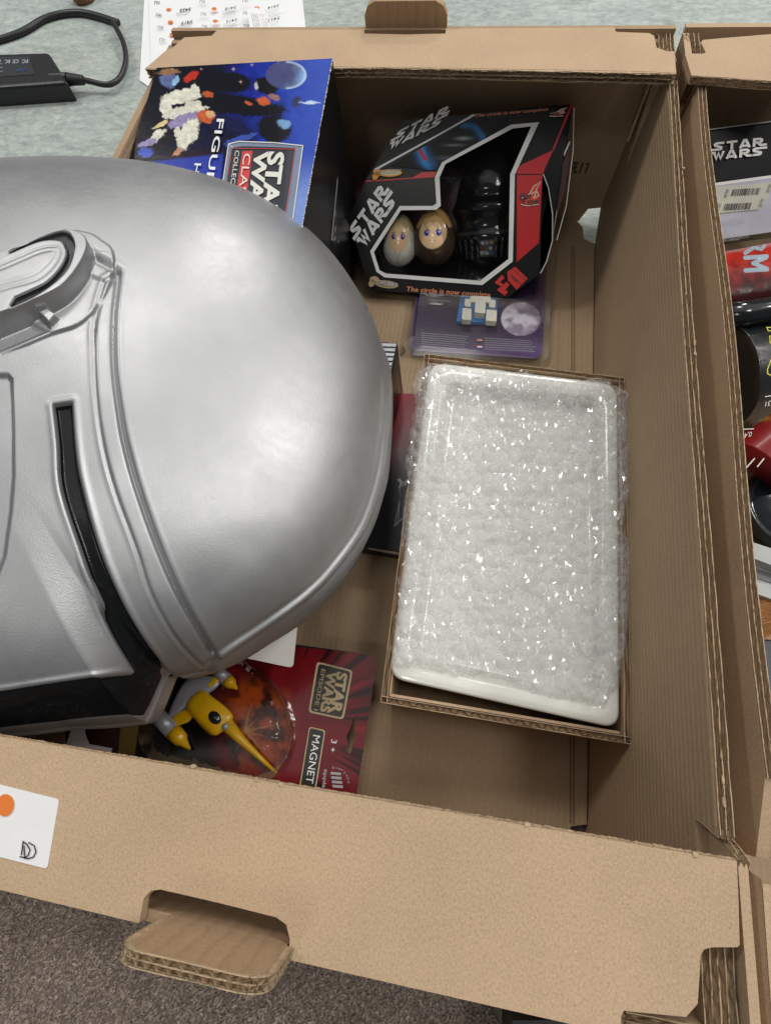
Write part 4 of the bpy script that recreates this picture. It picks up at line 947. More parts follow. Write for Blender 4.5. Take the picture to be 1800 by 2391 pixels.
# ------------------------------------------------------------------ purple blister card
def purple_card():
    t = thing('blister_card', 'purple blister card with blue base and small white toy under the window box', 'toy package', tuple(U(1110, 760, .01)))
    z = .0165; pl = Art((0, 0, z), (0, 0, 1), t)
    OUT = rounded([(985, 600), (1278, 600), (1266, 838), (953, 817)], [0, 0, 26, 26])
    card('card', t, pl, OUT, .0012, plain('purple_card', lin(62, 36, 82), .32, coat=.3))
    def art(x, y):
        c = np.array(lin(40, 16, 56)) + (np.array(lin(80, 40, 108)) - lin(40, 16, 56)) * (sstep(780, 835, y) * .8 + sstep(1180, 1270, x) * .4)[:, None] * (.7 + .6 * fbm(x, y, 60, 3, 1))[:, None]
        d = np.hypot((x - 1216) / 47, (y - 744) / 40); k = sstep(1.0, .96, d)[:, None]
        f = fbm(x, y, 22, 3, 8); cc = np.array(lin(140, 128, 150)) + (np.array(lin(212, 206, 220)) - lin(140, 128, 150)) * sstep(.35, .65, f + (1216 - x) * .004)[:, None]
        return c * (1 - k) + cc * k
    pl.k = 1; pl.grid('card_print', [(984, 604), (1275, 604), (1263, 832), (960, 812)], 150, 130, art, M['print'], inside=rounded([(987, 602), (1276, 602), (1264, 835), (956, 815)], [0, 0, 24, 24]))
    for i in range(13):
        y = 778 + (i % 7) * 5.0
        if i < 7: pl.text('lettering', 'xx'.join(random.choice(['mmo', 'ite', 'wan', 'ore', 'sul', 'ein']) for _ in range(9)), (984, y), (1098 - random.randint(0, 16), y + 8), (0, -2.6), M['ink_grey'])
        else: pl.text('lettering', 'xx'.join(random.choice(['den', 'ite', 'kin', 'ore', 'ver', 'ein']) for _ in range(9)), (1132, y + 12), (1252 - random.randint(0, 16), y + 18), (0, -2.6), M['ink_grey'])
    pl.text('lettering', 'Ingebouwde', (1003, 702), (1052, 705), (0, -6), M['ink_grey'], bold=.01)
    pl.text('lettering', 'wekker!', (1003, 710), (1034, 712), (0, -6), M['ink_white'], bold=.01)
    for y, cs in ((789, ('ink_dark', 'ink_red', 'ink_gold')), (806, ('ink_red', 'ink_white', 'ink_blue'))):
        for k, c in enumerate(cs): pl.poly('flag', [[(1114, y + k * 2), (1126, y + k * 2 + .6), (1126, y + k * 2 + 2.6), (1114, y + k * 2 + 2)]], M[c])
    # blue base with a small white toy moulded on it
    bl = plain('blue_plastic', lin(20, 120, 190), .3, coat=.3); wh = plain('toy_white', lin(206, 204, 190), .4)
    q = [UP(x, y, (0, 0, z + .004), (0, 0, 1)) for x, y in [(1075, 690), (1162, 690), (1160, 752), (1066, 750)]]
    MB().prism(q, (0, 0, -.0038)).build('toy_base', bl, t)
    def bar(x0, y0, x1, y1, zt, name):
        q = [UP(x, y, (0, 0, zt), (0, 0, 1)) for x, y in rounded([(x0, y0), (x1, y0 + 2), (x1 - 1, y1), (x0 - 2, y1 - 2)], 3, 3)]
        MB().prism(q, (0, 0, -(zt - z - .0042))).build(name, wh, t)
    bar(1086, 696, 1100, 716, .0245, 'toy_leg'); bar(1080, 718, 1101, 747, .0265, 'toy_foot'); bar(1143, 698, 1157, 718, .0245, 'toy_leg'); bar(1136, 722, 1160, 750, .0265, 'toy_foot')
    bar(1098, 690, 1146, 706, .0235, 'toy_body'); bar(1110, 704, 1134, 731, .0275, 'toy_foot')
    # clear blister lip round the card
    b = MB(); o1 = [UP(x, y, (0, 0, z + .0035), (0, 0, 1)) for x, y in rounded([(972, 600), (1290, 600), (1280, 848), (940, 828)], [0, 0, 30, 30])]
    o2 = [UP(x, y, (0, 0, z - .003), (0, 0, 1)) for x, y in rounded([(966, 600), (1300, 600), (1288, 862), (926, 842)], [0, 0, 34, 34])]
    o3 = [UP(x, y, (0, 0, z + .0042), (0, 0, 1)) for x, y in rounded([(990, 600), (1272, 600), (1258, 826), (966, 806)], [0, 0, 24, 24])]
    n = len(o1); b.add(o2 + o1 + o3, [[i, i + 1, i + 1 + n, i + n] for i in range(n - 1)] + [[n + i, n + i + 1, 2 * n + i + 1, 2 * n + i] for i in range(n - 1)]); b.add([p * 1 for p in o3], [list(range(n))])
    b.build('blister', clearfilm('clear_blister_flat', gloss=.0, rough=.16, bmp=.12, bs=20), t)
purple_card()

# ------------------------------------------------------------------ carton tray, white dish and bubble wrap
def tray():
    t = thing('carton_tray', 'open brown carton tray holding a white dish under bubble wrap', 'box', tuple(U(1180, 1280, .04)))
    zr = .075; A, B, C_, D = (U(x, y, zr) for x, y in [(992, 826), (1458, 882), (1474, 1738), (889, 1640)])
    zb = .0090; th = .0034
    cen = (A + B + C_ + D) / 4; low = lambda p: np.array([p[0] + (cen[0] - p[0]) * .02, p[1] + (cen[1] - p[1]) * .02, zb])
    inn = lambda p, q, r: p + unit(q - p) * th + unit(r - p) * th
    I = [inn(A, B, D), inn(B, A, C_), inn(C_, D, B), inn(D, C_, A)]
    m_in = cardboard('carton_inner', (.40, .27, .16), None, .005, .2, False)
    m = M['kraft_out']
    O = [A, B, C_, D]
    for i in range(4):
        j = (i + 1) % 4; Vv = [O[i], O[j], I[j], I[i]]; Vl = [low(v) for v in Vv]
        dz = np.array([0, 0, -.0025])
        MB().add([v + dz for v in Vv] + Vl, [[0, 1, 2, 3], [0, 4, 5, 1], [1, 5, 6, 2], [2, 6, 7, 3], [3, 7, 4, 0], [4, 7, 6, 5]]).build('side_wall', m_in, t)
        e, f = MB(), MB(); up = unit(np.cross((0, 0, 1.0), O[j] - O[i])); up = up if up @ (cen - O[i]) > 0 else -up
        corr(e, f, O[i], O[j], (0, 0, -1), up, th, plies=1, pitch=.0078 if i in (0, 2) else .03, depth=.0034, wob=.0012, flat=i in (1, 3))
        e.build('liner_edge', M['kraft_edge'], t); f.build('fluting', M['flute'], t)
    # second, inner layer of board (folded double)
    K = [p + unit(cen - p) * .0012 for p in I]; K2 = [p + unit(cen - p) * .0030 for p in I]
    for i in (0, 2, 3):
        j = (i + 1) % 4; dz = np.array([0, 0, -.0055 if i == 2 else -.004]); w0 = [K[i] + dz, K[j] + dz, K2[j] + dz, K2[i] + dz]
        MB().add(w0 + [low(v) + (0, 0, .004) for v in w0], [[0, 1, 2, 3], [0, 4, 5, 1], [1, 5, 6, 2], [2, 6, 7, 3], [3, 7, 4, 0]]).build('inner_flap', m, t)
    MB().prism([low(p) for p in O], (0, 0, -.001)).build('tray_floor', m_in, t)
    # the dish
    zd = .0735
    dish = None
    cer = plain('cream_ceramic', lin(224, 224, 217), .16, coat=.5, vary=.02, vs=20)
    ow = [(1003, 846), (1440, 897), (1444, 1702), (908, 1582)]
    def loop(off, z, r=34):
        c = np.mean(np.array(ow), 0); q = []
        pts = [np.array(p, float) for p in ow]
        for i in range(4):
            p = pts[i]; q.append(p + unit(pts[i - 1] - p) * off + unit(pts[(i + 1) % 4] - p) * off)
        return [UP(x, y, (0, 0, z), (0, 0, 1)) for x, y in rounded(q, max(8, r), 10)]
    prof = [(6, zd - .014, 40), (-1, zd - .004, 42), (0, zd - .001, 42), (5, zd, 40), (34, zd - .0004, 34), (42, zd - .002, 32), (50, zd - .006, 30), (58, zd - .0115, 26), (70, zd - .0135, 22)]
    loops = [loop(*p) for p in prof]; n = len(loops[0]); V = [p for l in loops for p in l]
    F = [[i * n + k, i * n + (k + 1) % n, (i + 1) * n + (k + 1) % n, (i + 1) * n + k] for i in range(len(loops) - 1) for k in range(n)] + [list(range((len(loops) - 1) * n, len(loops) * n))]
    out2 = loop(30, .014, 30); V += out2; F += [[k, (len(loops)) * n + k, (len(loops)) * n + (k + 1) % n, (k + 1) % n] for k in range(n)]
    d = mesh('white_dish', V, F, cer, smooth=True)
    tag(d, 'cream white ceramic dish set in the brown carton tray', 'dish')
    # bubble wrap
    OUT = [(975, 862), (1000, 848), (1060, 850), (1120, 862), (1160, 858), (1200, 872), (1230, 862), (1262, 880), (1300, 882), (1340, 892), (1390, 884), (1425, 888), (1436, 905), (1474, 908), (1506, 898), (1504, 980), (1496, 1060), (1488, 1130), (1464, 1190), (1456, 1240), (1484, 1262), (1490, 1340), (1482, 1420), (1468, 1500), (1456, 1560), (1452, 1600), (1420, 1652), (1360, 1640), (1300, 1634), (1230, 1612), (1180, 1590), (1110, 1580), (1075, 1574), (1060, 1582), (1030, 1568), (980, 1560), (936, 1562), (914, 1552), (922, 1480), (930, 1400), (942, 1300), (938, 1220), (952, 1140), (948, 1080), (962, 1000), (970, 940), (966, 900)]
    zw = .0790; nx, ny = 400, 600
    g0 = UP(905, 820, (0, 0, zw), (0, 0, 1)); g1 = UP(1510, 1680, (0, 0, zw), (0, 0, 1))
    x = np.linspace(-.1625, .0095, nx); y = np.linspace(.1105, .3560, ny); X, Y = np.meshgrid(x, y); Xf, Yf = X.ravel(), Y.ravel()
    Q = proj(np.stack([Xf, Yf, np.full_like(Xf, zw)], -1)); s = sdpoly(Q, OUT) + (fbm(Q[:, 0], Q[:, 1], 16, 3, 4) - .5) * 14
    pitch = .0093; ca, sa = math.cos(.12), math.sin(.12)
    wx = Xf + .014 * (fbm(Xf, Yf, .03, 3, 21) - .5); wy = Yf + .014 * (fbm(Xf, Yf, .03, 3, 22) - .5)
    xr = (wx * ca + wy * sa) / pitch; yr = (-wx * sa + wy * ca) / (pitch * .866)
    row = np.floor(yr); hb = np.zeros_like(Xf)
    RH = np.random.default_rng(5).random((400, 400))
    for dr in (-1, 0, 1):
        rw = row + dr; ox = np.where(np.mod(rw, 2) == 0, 0, .5); col = np.round(xr - .5 - ox)
        for dc in (-1, 0, 1):
            cc = col + dc; cx = cc + .5 + ox; cy = rw + .5; rr = np.hypot(xr - cx, (yr - cy) * .866)
            rnd = RH[(rw.astype(int) + 100) % 400, (cc.astype(int) + 150) % 400]; amp = np.where(rnd > .28, .55 + .75 * rnd, .12)
            hb = np.maximum(hb, amp * np.sqrt(np.clip(1 - (rr / .47) ** 2, 0, 1)) ** .8)
    cr = np.abs(fbm(Xf, Yf, .006, 3, 31) - .5) * 2; cr2 = np.abs(fbm(Xf, Yf, .014, 3, 33) - .5) * 2
    crease = np.exp(-(np.abs((Xf + .06) * .45 - (Yf - .22) + (fbm(Xf, Yf, .03, 2, 3) - .5) * .02) / .0022) ** 2) * (Xf > -.11)
    Z = zw + .0028 * hb * (.55 + .9 * cr) + .0020 * (1 - cr2) ** 3 * .8 + .0011 * (1 - cr) ** 4 + .004 * (fbm(Xf, Yf, .05, 3, 41) - .5) + .0025 * crease
    Z -= .010 * sstep(1452, 1490, Q[:, 0]) + .004 * sstep(-14, 2, s)
    Z -= .006 * sstep(1480, 1640, Q[:, 1]) * sstep(930, 1010, Q[:, 0])
    ok = (s < 0).reshape(ny, nx); idx = np.arange(nx * ny).reshape(ny, nx)
    use = ok[:-1, :-1] & ok[1:, :-1] & ok[:-1, 1:] & ok[1:, 1:]
    F = np.stack([idx[:-1, :-1][use], idx[:-1, 1:][use], idx[1:, 1:][use], idx[1:, :-1][use]], 1); u = np.unique(F); mp = np.zeros(nx * ny, int); mp[u] = np.arange(len(u))
    m, nt, b, N, L = newmat('bubble_film'); out = N['Material Output']; N.remove(b); vv = texco(nt)
    tr = N.new('ShaderNodeBsdfTransparent'); df = N.new('ShaderNodeBsdfTranslucent'); d2 = N.new('ShaderNodeBsdfDiffuse'); gl = N.new('ShaderNodeBsdfGlossy')
    for q in (df, d2): q.inputs[0].default_value = (.95, .96, .97, 1)
    tr.inputs[0].default_value = (.99, .99, .99, 1); gl.inputs['Roughness'].default_value = .15
    wv = N.new('ShaderNodeTexVoronoi'); wv.feature = 'DISTANCE_TO_EDGE'; wv.inputs['Scale'].default_value = 105
    dn = N.new('ShaderNodeTexNoise'); dn.inputs['Scale'].default_value = 75; dn.inputs['Detail'].default_value = 3; L.new(vv, dn.inputs['Vector'])
    L.new(mixc(nt, .03, vv, dn.outputs['Color'], 'ADD'), wv.inputs['Vector'])
    hh = mixc(nt, .68, ramp(nt, wv.outputs['Distance'], [(0, (0, 0, 0)), (.25, (1, 1, 1))]), noisen(nt, vv, 120, 4, .6, 4.5))
    at = N.new('ShaderNodeAttribute'); at.attribute_name = 'print'
    bp = N.new('ShaderNodeBump'); bp.inputs['Strength'].default_value = .9; bp.inputs['Distance'].default_value = .0046
    L.new(hh, bp.inputs['Height']); L.new(bp.outputs[0], gl.inputs['Normal'])
    m0 = N.new('ShaderNodeMixShader'); m0.inputs[0].default_value = .5; L.new(df.outputs[0], m0.inputs[2]); L.new(d2.outputs[0], m0.inputs[1])
    m1 = N.new('ShaderNodeMixShader'); L.new(mixc(nt, .5, ramp(nt, at.outputs['Fac'], [(.02, (.30, .30, .30)), (.25, (.46, .46, .46)), (.6, (.18, .18, .18)), (1, (.14, .14, .14))]), ramp(nt, hh, [(.2, (.44, .44, .44)), (.7, (.10, .10, .10))])), m1.inputs[0]); L.new(tr.outputs[0], m1.inputs[1]); L.new(m0.outputs[0], m1.inputs[2])
    m2 = N.new('ShaderNodeMixShader'); L.new(ramp(nt, noisen(nt, vv, 500, 2), [(.3, (.05, .05, .05)), (.7, (.16, .16, .16))]), m2.inputs[0]); L.new(m1.outputs[0], m2.inputs[1]); L.new(gl.outputs[0], m2.inputs[2]); L.new(m2.outputs[0], out.inputs[0])
    w = thing('bubble_wrap', 'crumpled sheet of clear bubble wrap lying over the white dish', 'bubble wrap', tuple(U(1180, 1240, zw)))
    mesh('bubble_layer', np.stack([Xf, Yf, Z], -1)[u], mp[F], m, w, smooth=True, cols=np.repeat(hb[u][:, None], 3, 1))
    # the crinkled film that covers the bubbles: small sharp facets
    px_, py_ = .00125, .0023; gx, gy = int(.1705 / px_), int(.2455 / py_); r3 = np.random.default_rng(12)
    ii_, jj_ = np.meshgrid(np.arange(gx), np.arange(gy)); fx = -.1625 + (ii_ + .5 * (jj_ % 2) + r3.uniform(-.42, .42, ii_.shape)) * px_; fy = .1105 + (jj_ + r3.uniform(-.42, .42, ii_.shape)) * py_
    qx = np.clip(((fx - x[0]) / (x[1] - x[0])).astype(int), 0, nx - 1); qy = np.clip(((fy - y[0]) / (y[1] - y[0])).astype(int), 0, ny - 1)
    calm = sstep(.35, .65, fbm(fx.ravel(), fy.ravel(), .035, 3, 51)).reshape(fx.shape)
    fz = Z.reshape(ny, nx)[qy, qx] + .0016 + r3.uniform(-.00055, .00055, fx.shape) * (.35 + 1.0 * calm)
    VF = np.stack([fx, fy, fz], -1).reshape(-1, 3); sF = sdpoly(proj(VF), OUT) + (fbm(VF[:, 0], VF[:, 1], .006, 3, 4) - .5) * 16; FF = []
    for j_ in range(gy - 1):
        for i_ in range(gx - 1):
            a_ = j_ * gx + i_; quad = (a_, a_ + 1, a_ + gx + 1, a_ + gx)
            if max(sF[k_] for k_ in quad) < 4: FF += ([[quad[0], quad[1], quad[2]], [quad[0], quad[2], quad[3]]] if (i_ * 7 + j_ * 3) % 2 else [[quad[0], quad[1], quad[3]], [quad[1], quad[2], quad[3]]])
    mf, nt, b, N, L = newmat('crinkled_film'); out = N['Material Output']; N.remove(b); vv = texco(nt)
    tr = N.new('ShaderNodeBsdfTransparent'); gl = N.new('ShaderNodeBsdfGlossy'); gl.inputs['Roughness'].default_value = .14
    m2 = N.new('ShaderNodeMixShader'); L.new(ramp(nt, noisen(nt, vv, 160, 3), [(.40, (.008, .008, .008)), (.66, (.15, .15, .15))]), m2.inputs[0]); d3 = N.new('ShaderNodeBsdfDiffuse'); d3.inputs[0].default_value = (.92, .93, .95, 1); m3 = N.new('ShaderNodeMixShader'); m3.inputs[0].default_value = .07; L.new(tr.outputs[0], m3.inputs[1]); L.new(d3.outputs[0], m3.inputs[2]); L.new(m3.outputs[0], m2.inputs[1]); L.new(gl.outputs[0], m2.inputs[2]); L.new(m2.outputs[0], out.inputs[0])
    uf = np.unique(np.array(FF)); mq = np.zeros(len(VF), int); mq[uf] = np.arange(len(uf)); mesh('crinkled_film', VF[uf], mq[np.array(FF)], mf, w)
tray()

# ------------------------------------------------------------------ dark boxes behind the helmet
def dark_boxes():
    t = thing('black_box', 'shiny black box with ribbed silver top, half hidden behind the helmet crown', 'box', tuple(U(900, 900, .05)))
    z = .080; a, b = U(870, 797, z), U(928, 801, z); w = U(903, 930, z)
    a2, w2 = a + (-.03, 0, 0), U(800, 930, z)
    top = [a2, b, U(905, 905, z), U(880, 1000, z) , w2]
    e = U(952, 905, .012); e2 = U(918, 1060, .012)
    body = MB(); low = [np.array([p[0], p[1], .012]) for p in top]; low[1] = U(941, 918, .012); low[2] = U(931, 985, .012)
    n = len(top); body.add(top + low, [list(range(n)), list(range(2 * n - 1, n - 1, -1))] + [[i, i + n, (i + 1) % n + n, (i + 1) % n] for i in range(n)])
    body.build('box_body', M['black_print'], t)
    sil = plain('silver_card', (.25, .26, .28), .34, metal=.7, vary=.1, bmp=.1)
    pl = Art((0, 0, z), (0, 0, 1), t); pl.k = 2
    for i in range(9):
        y = 800 + i * 11
        pl2 = [U(x, yy, z + .0005 + .0004 * (i % 2)) for x, yy in [(860, y), (926 - i * 2.6, y + 2), (924 - i * 2.6, y + 9), (860, y + 7)]]
        MB().prism(pl2, (0, 0, -.0007)).build('silver_rib', sil, t)
    sp = Art.three(top[1], top[2], low[1], t); sp.k = 2
    def art(x, y):
        f = fbm(x, y * .4, 6, 4, 3); c = np.array(lin(26, 22, 22)) + (np.array(lin(120, 20, 30)) - lin(26, 22, 22)) * sstep(870, 920, y)[:, None] * .8
        k = (sstep(.55, .66, f) * sstep(905, 930, y))[:, None]; return c * (1 - k) + np.array(lin(190, 140, 120)) * k
    sp.grid('side_print', [(926, 805), (941, 915), (931, 985), (903, 985)], 30, 60, art, M['print'])
    t = thing('red_box', 'flat dark box with red glossy end and grey dagger drawing beside the carton tray', 'box', tuple(U(900, 1100, .03)))
    zz = .026; P = [U(x, y, zz) for x, y in [(942, 919), (985, 919), (930, 1289), (800, 1268), (800, 919)]]
    MB().prism([p - (0, 0, .0006) for p in P], (0, 0, -.016)).build('box_body', M['black_print'], t)
    MB().prism([U(x, y, zz - .0012) for x, y in [(850, 1272), (930, 1288), (929, 1292), (850, 1277)]], (0, 0, -.004)).build('card_edge', M['white_card'], t)
    pl = Art((0, 0, zz), (0, 0, 1), t)
    def art(x, y):
        c = np.array(lin(20, 20, 24)) + (np.array(lin(150, 22, 40)) - lin(20, 20, 24)) * (sstep(1130, 930, y) * (.75 + .5 * fbm(x, y, 30, 3, 2)))[:, None]
        k = sstep(12, -8, (x - 862) - (y - 1180) * -.12 + 6)[:, None] * sstep(1100, 1200, y)[:, None]; return c * (1 - k) + np.array(lin(104, 18, 30)) * k
    pl.grid('cover_print', [(800, 919), (985, 919), (930, 1288), (800, 1268)], 60, 120, art, M['print'])
    V, F = strokes([([(930, 1118), (942, 1132)], 7), ([(942, 1132), (955, 1120)], 7), ([(936, 1130), (932, 1140)], 4), ([(933, 1142), (935, 1158), (921, 1228)], 1.6), ([(935, 1150), (929, 1222), (919, 1230)], 1.6), ([(921, 1226), (938, 1212)], 1.8)])
    pl.flat('dagger_drawing', V, F, (0, 0), (1, 0), (0, 1), M['ink_grey'])
    t = thing('white_card', 'plain white card corner poking out under the helmet brow', 'card', tuple(U(650, 1530, .05)))
    pl = Art((0, 0, .052), (.05, .1, 1), t); card('card', t, pl, rounded([(560, 1466), (694, 1464), (684, 1560), (560, 1534)], [0, 0, 12, 0]), .0006, M['white_card'])
    pl.k = 2; V, F = strokes([([(601, 1513), (607, 1518)], 2), ([(607, 1512), (602, 1519)], 2)]); pl.flat('ink_mark', V, F, (0, 0), (1, 0), (0, 1), M['ink_dark'])
dark_boxes()

# ------------------------------------------------------------------ red card with a yellow toy spacecraft
def magnet_card():
    t = thing('blister_card', 'red blister card with STAR WARS panel lying by the front rim', 'toy package', tuple(U(760, 1660, .03)))
    z = .034; n = unit((.04, .06, 1)); pl = Art(U(760, 1660, z), n, t)
    OUT = rounded([(560, 1490), (690, 1505), (882, 1531), (832, 1860), (300, 1790), (330, 1600), (430, 1500)], [0, 0, 26, 0, 0, 0, 0])
    slot = [(832, 1672), (826, 1676), (818, 1700), (808, 1722), (812, 1738), (808, 1756), (814, 1762), (820, 1756), (824, 1738), (829, 1722), (828, 1700), (832, 1680)]
    P = [pl.pt(x, y) for x, y in OUT]; Hh = [pl.pt(x, y) for x, y in slot]
    tri = geometry.tessellate_polygon([[Vector(p) for p in P], [Vector(p) for p in Hh]])
    MB().add(P + Hh, [list(x) for x in tri]).build('card_back', M['black_print'], t)
    def art(x, y):
        f = fbm(x, y, 40, 4, 3); a = np.arctan2(y - 1690, x - 640); r = np.hypot(x - 640, y - 1690)
        c = np.tile(np.array(lin(134, 22, 32)), (len(x), 1)) * (.75 + .5 * f)[:, None]
        ray_ = fbm(a * 120 + 500, r * .04, 9, 3, 5); k = (sstep(.54, .66, ray_) * sstep(130, 190, r) * .85)[:, None]; c = c * (1 - k) + np.array(lin(30, 8, 12)) * k
        k = (sstep(.30, .22, ray_) * .6)[:, None]; c = c * (1 - k) + np.array(lin(196, 30, 50)) * k
        # glowing rock
        d = np.hypot((x - 600) / 96, (y - 1690) / 118); rk = fbm(x, y, 26, 4, 8); k = sstep(1.12, .75, d + (f - .5) * .5)[:, None]
        rock = np.array(lin(62, 20, 10)) + (np.array(lin(176, 74, 24)) - lin(62, 20, 10)) * sstep(.32, .7, rk)[:, None]; c = c * (1 - k) + rock * k
        k = (sstep(560, 470, x) * sstep(0, 1, d))[:, None]; c = c * (1 - k) + np.array(lin(14, 13, 14)) * k
        for sx, sy in ((564, 1590), (640, 1680), (690, 1740), (600, 1760), (650, 1760), (560, 1700)):
            pass
        sp_ = np.abs(np.mod(a * 7 + 3 * fbm(a * 40 + 90, r, 60, 2, 4), 1) - .5); x2, y2 = x - 572, y - 1706; r2 = np.hypot(x2, y2); a2 = np.arctan2(y2, x2)
        for th, ln, wd in ((-1.35, 70, 4), (-.15, 95, 3), (.85, 95, 3), (-.75, 40, 3), (2.0, 70, 3), (.3, 60, 2.5)):
            u = x2 * math.cos(th) + y2 * math.sin(th); v = np.abs(-x2 * math.sin(th) + y2 * math.cos(th) + 6 * (fbm(x, y, 18, 2, 6) - .5)); k = (np.exp(-(v / (wd * np.clip(1 - u / ln, .12, 1))) ** 2) * (u > 0) * (u < ln) * .6)[:, None]
            c = c * (1 - k) + np.array(lin(196, 150, 90)) * k
        k = sstep(1.0, .0, r2 / 16)[:, None] * .5; c = c * (1 - k) + np.array(lin(180, 140, 90)) * k
        return c * .62  # whole print darkened: shade of the helmet put into the colour
    pl.k = 1
    q = pl.grid('card_print', [(430, 1484), (884, 1530), (832, 1862), (300, 1790)], 260, 200, art, M['print_gloss'], inside=OUT, hole=slot)
    pl.k = 3
    pl.poly('title_panel', [rounded([(740, 1545), (824, 1566), (802, 1681), (720, 1664)], 9)], M['ink_gold'])
    pl.poly('title_panel', [rounded([(744, 1550), (819, 1569), (798, 1676), (725, 1660)], 8)], plain('panel_black', (.014, .012, .010), .3, coat=.3))
    pl.logo('lettering', (790, 1571), (-22, 92), (26, 6), M['ink_gold'], .26) if False else None
    pl.text('lettering', 'STAR', (788, 1568), (772, 1664), (23, 5), M['ink_gold'], bold=.045)
    pl.text('lettering', 'WARS', (765, 1567), (748, 1662), (21, 4), M['ink_gold'], bold=.045)
    pl.text('lettering', 'EPISODE I', (751, 1562), (733, 1658), (9, 2), M['ink_gold'])
    pl.poly('title_panel', [rounded([(722, 1697), (760, 1706), (735, 1860), (695, 1860)], 7)], M['ink_gold'])
    pl.poly('title_panel', [rounded([(724, 1700), (757, 1708), (732, 1860), (698, 1860)], 6)], plain('panel_black', (.014, .012, .010), .3, coat=.3))
    pl.text('lettering', 'MAGNET', (731, 1716), (714, 1828), (17, 3), M['ink_white'])
    pl.text('lettering', '3 +', (774, 1727), (770, 1756), (13, 2), M['ink_white'])
    pl.text('lettering', 'applause', (758, 1796), (748, 1870), (8, 1), M['ink_grey'], bold=.02)
    for i, ch in enumerate('Everyone'):
        a = math.radians(-100 + i * 13); cx, cy = 782 + 30 * math.cos(a), 1830 + 34 * math.sin(a); d = (-math.sin(a), math.cos(a)); u = (math.cos(a), math.sin(a))
        pl.text('lettering', ch, (cx, cy), (cx + d[0] * 5, cy + d[1] * 5), (u[0] * 6, u[1] * 6), M['ink_grey'])
    for k in range(4):
        V, F = strokes([([(772 + k * 1.5, 1806 + k * 10), (796 + k * 1.5, 1808 + k * 10)], 6)]); pl.flat('hand_sign', V, F, (0, 0), (1, 0), (0, 1), M['ink_grey'])
    # clear blister bubble
    b = MB(); ctr = np.array([520, 1660]); L_ = []
    shape = smoothpts([(470, 1500), (540, 1520), (600, 1560), (640, 1592), (668, 1640), (684, 1700), (676, 1760), (640, 1810), (560, 1830), (440, 1800), (330, 1760), (330, 1620), (400, 1540)], 6, True)
    for f_, l_ in ((1.05, .0002), (1.0, .004), (.92, .009), (.75, .0135), (.5, .016), (.2, .0165)):
        L_.append([pl.pt(*(ctr + (p - ctr) * f_), l_ + (.0005 * math.sin(i * 1.7) * math.sin(i * .61) if .3 < f_ < 1 else 0)) for i, p in enumerate(shape)])
    n = len(shape); b.add([p for l in L_ for p in l], [[i * n + k, i * n + (k + 1) % n, (i + 1) * n + (k + 1) % n, (i + 1) * n + k] for i in range(5) for k in range(n)] + [list(range(5 * n, 6 * n))])
    b.build('blister', clearfilm('clear_blister_bubble', gloss=.010, bmp=.7, bs=38), t, smooth=True)

    # the toy: a small two-pod spacecraft
    s = thing('toy_spaceship', 'yellow and grey toy spacecraft with pointed nose inside the clear blister', 'toy', tuple(pl.pt(480, 1640, .006)))
    yel = plain('yellow_plastic', lin(196, 150, 8), .3, coat=.3, vary=.05); gry = plain('grey_plastic', (.26, .26, .29), .38, metal=.3, vary=.1); drk = M['gloss_black']
    hz = .0062
    def flatbody(name, outline, lo, hi, mat, par, bev=.0012):   # thick rounded shape
        c = np.mean(np.array(outline), 0); rings = [(1.0, lo), (1.0, hi - bev * 1.6), (.93, hi - bev * .5), (.78, hi), (.3, hi + bev * .4)]
        R_ = [[pl.pt(*(c + (np.array(p) - c) * f), l) for p in outline] for f, l in rings]; n = len(outline)
        return MB().add([p for r in R_ for p in r], [[i * n + k, i * n + (k + 1) % n, (i + 1) * n + (k + 1) % n, (i + 1) * n + k] for i in range(len(rings) - 1) for k in range(n)] + [list(range((len(rings) - 1) * n, len(rings) * n))]).build(name, mat, par, smooth=True)
    hull = flatbody('rear_hull', smoothpts([(432, 1590), (448, 1580), (500, 1580), (512, 1600), (470, 1632), (440, 1650), (400, 1676), (394, 1664), (414, 1618)], 5, True), .002, .0085, gry, s)
    flatbody('wing', smoothpts([(400, 1678), (404, 1700), (432, 1674), (446, 1670), (490, 1716), (512, 1710), (500, 1680), (470, 1650), (440, 1652)], 5, True), .002, .0082, yel, s)
    flatbody('wing', smoothpts([(484, 1614), (500, 1604), (520, 1582), (508, 1576), (470, 1600), (462, 1630)], 5, True), .002, .0082, yel, s)
    flatbody('fuselage', smoothpts([(436, 1642), (468, 1612), (500, 1630), (530, 1654), (544, 1672), (538, 1688), (516, 1712), (496, 1718), (472, 1696), (446, 1668)], 5, True), .003, .0130, yel, s, .002)
    nose = MB().tube([pl.pt(528, 1690, .0085), pl.pt(560, 1726, .0075), pl.pt(600, 1764, .006), pl.pt(646, 1806, .004)], [.0048, .0030, .0019, .0008], 14).build('nose', yel, s, smooth=True)
    c0 = pl.pt(501, 1676, .0135); ax1 = unit(pl.pt(516, 1692, .0135) - c0); ax2 = np.cross(pl.n, ax1)
    V = []; F = []
    for i in range(9):
        for k in range(20):
            ph = math.pi / 2 * i / 8; a = 2 * math.pi * k / 20
            V.append(c0 + ax1 * .0050 * math.cos(ph) * math.cos(a) + ax2 * .0036 * math.cos(ph) * math.sin(a) + pl.n * (.0026 * math.sin(ph) - .0006))
    F = [[i * 20 + k, i * 20 + (k + 1) % 20, (i + 1) * 20 + (k + 1) % 20, (i + 1) * 20 + k] for i in range(8) for k in range(20)]
    mesh('canopy', V, F, drk, s, smooth=True)
    c1 = pl.pt(526, 1697, .0125); V = [];
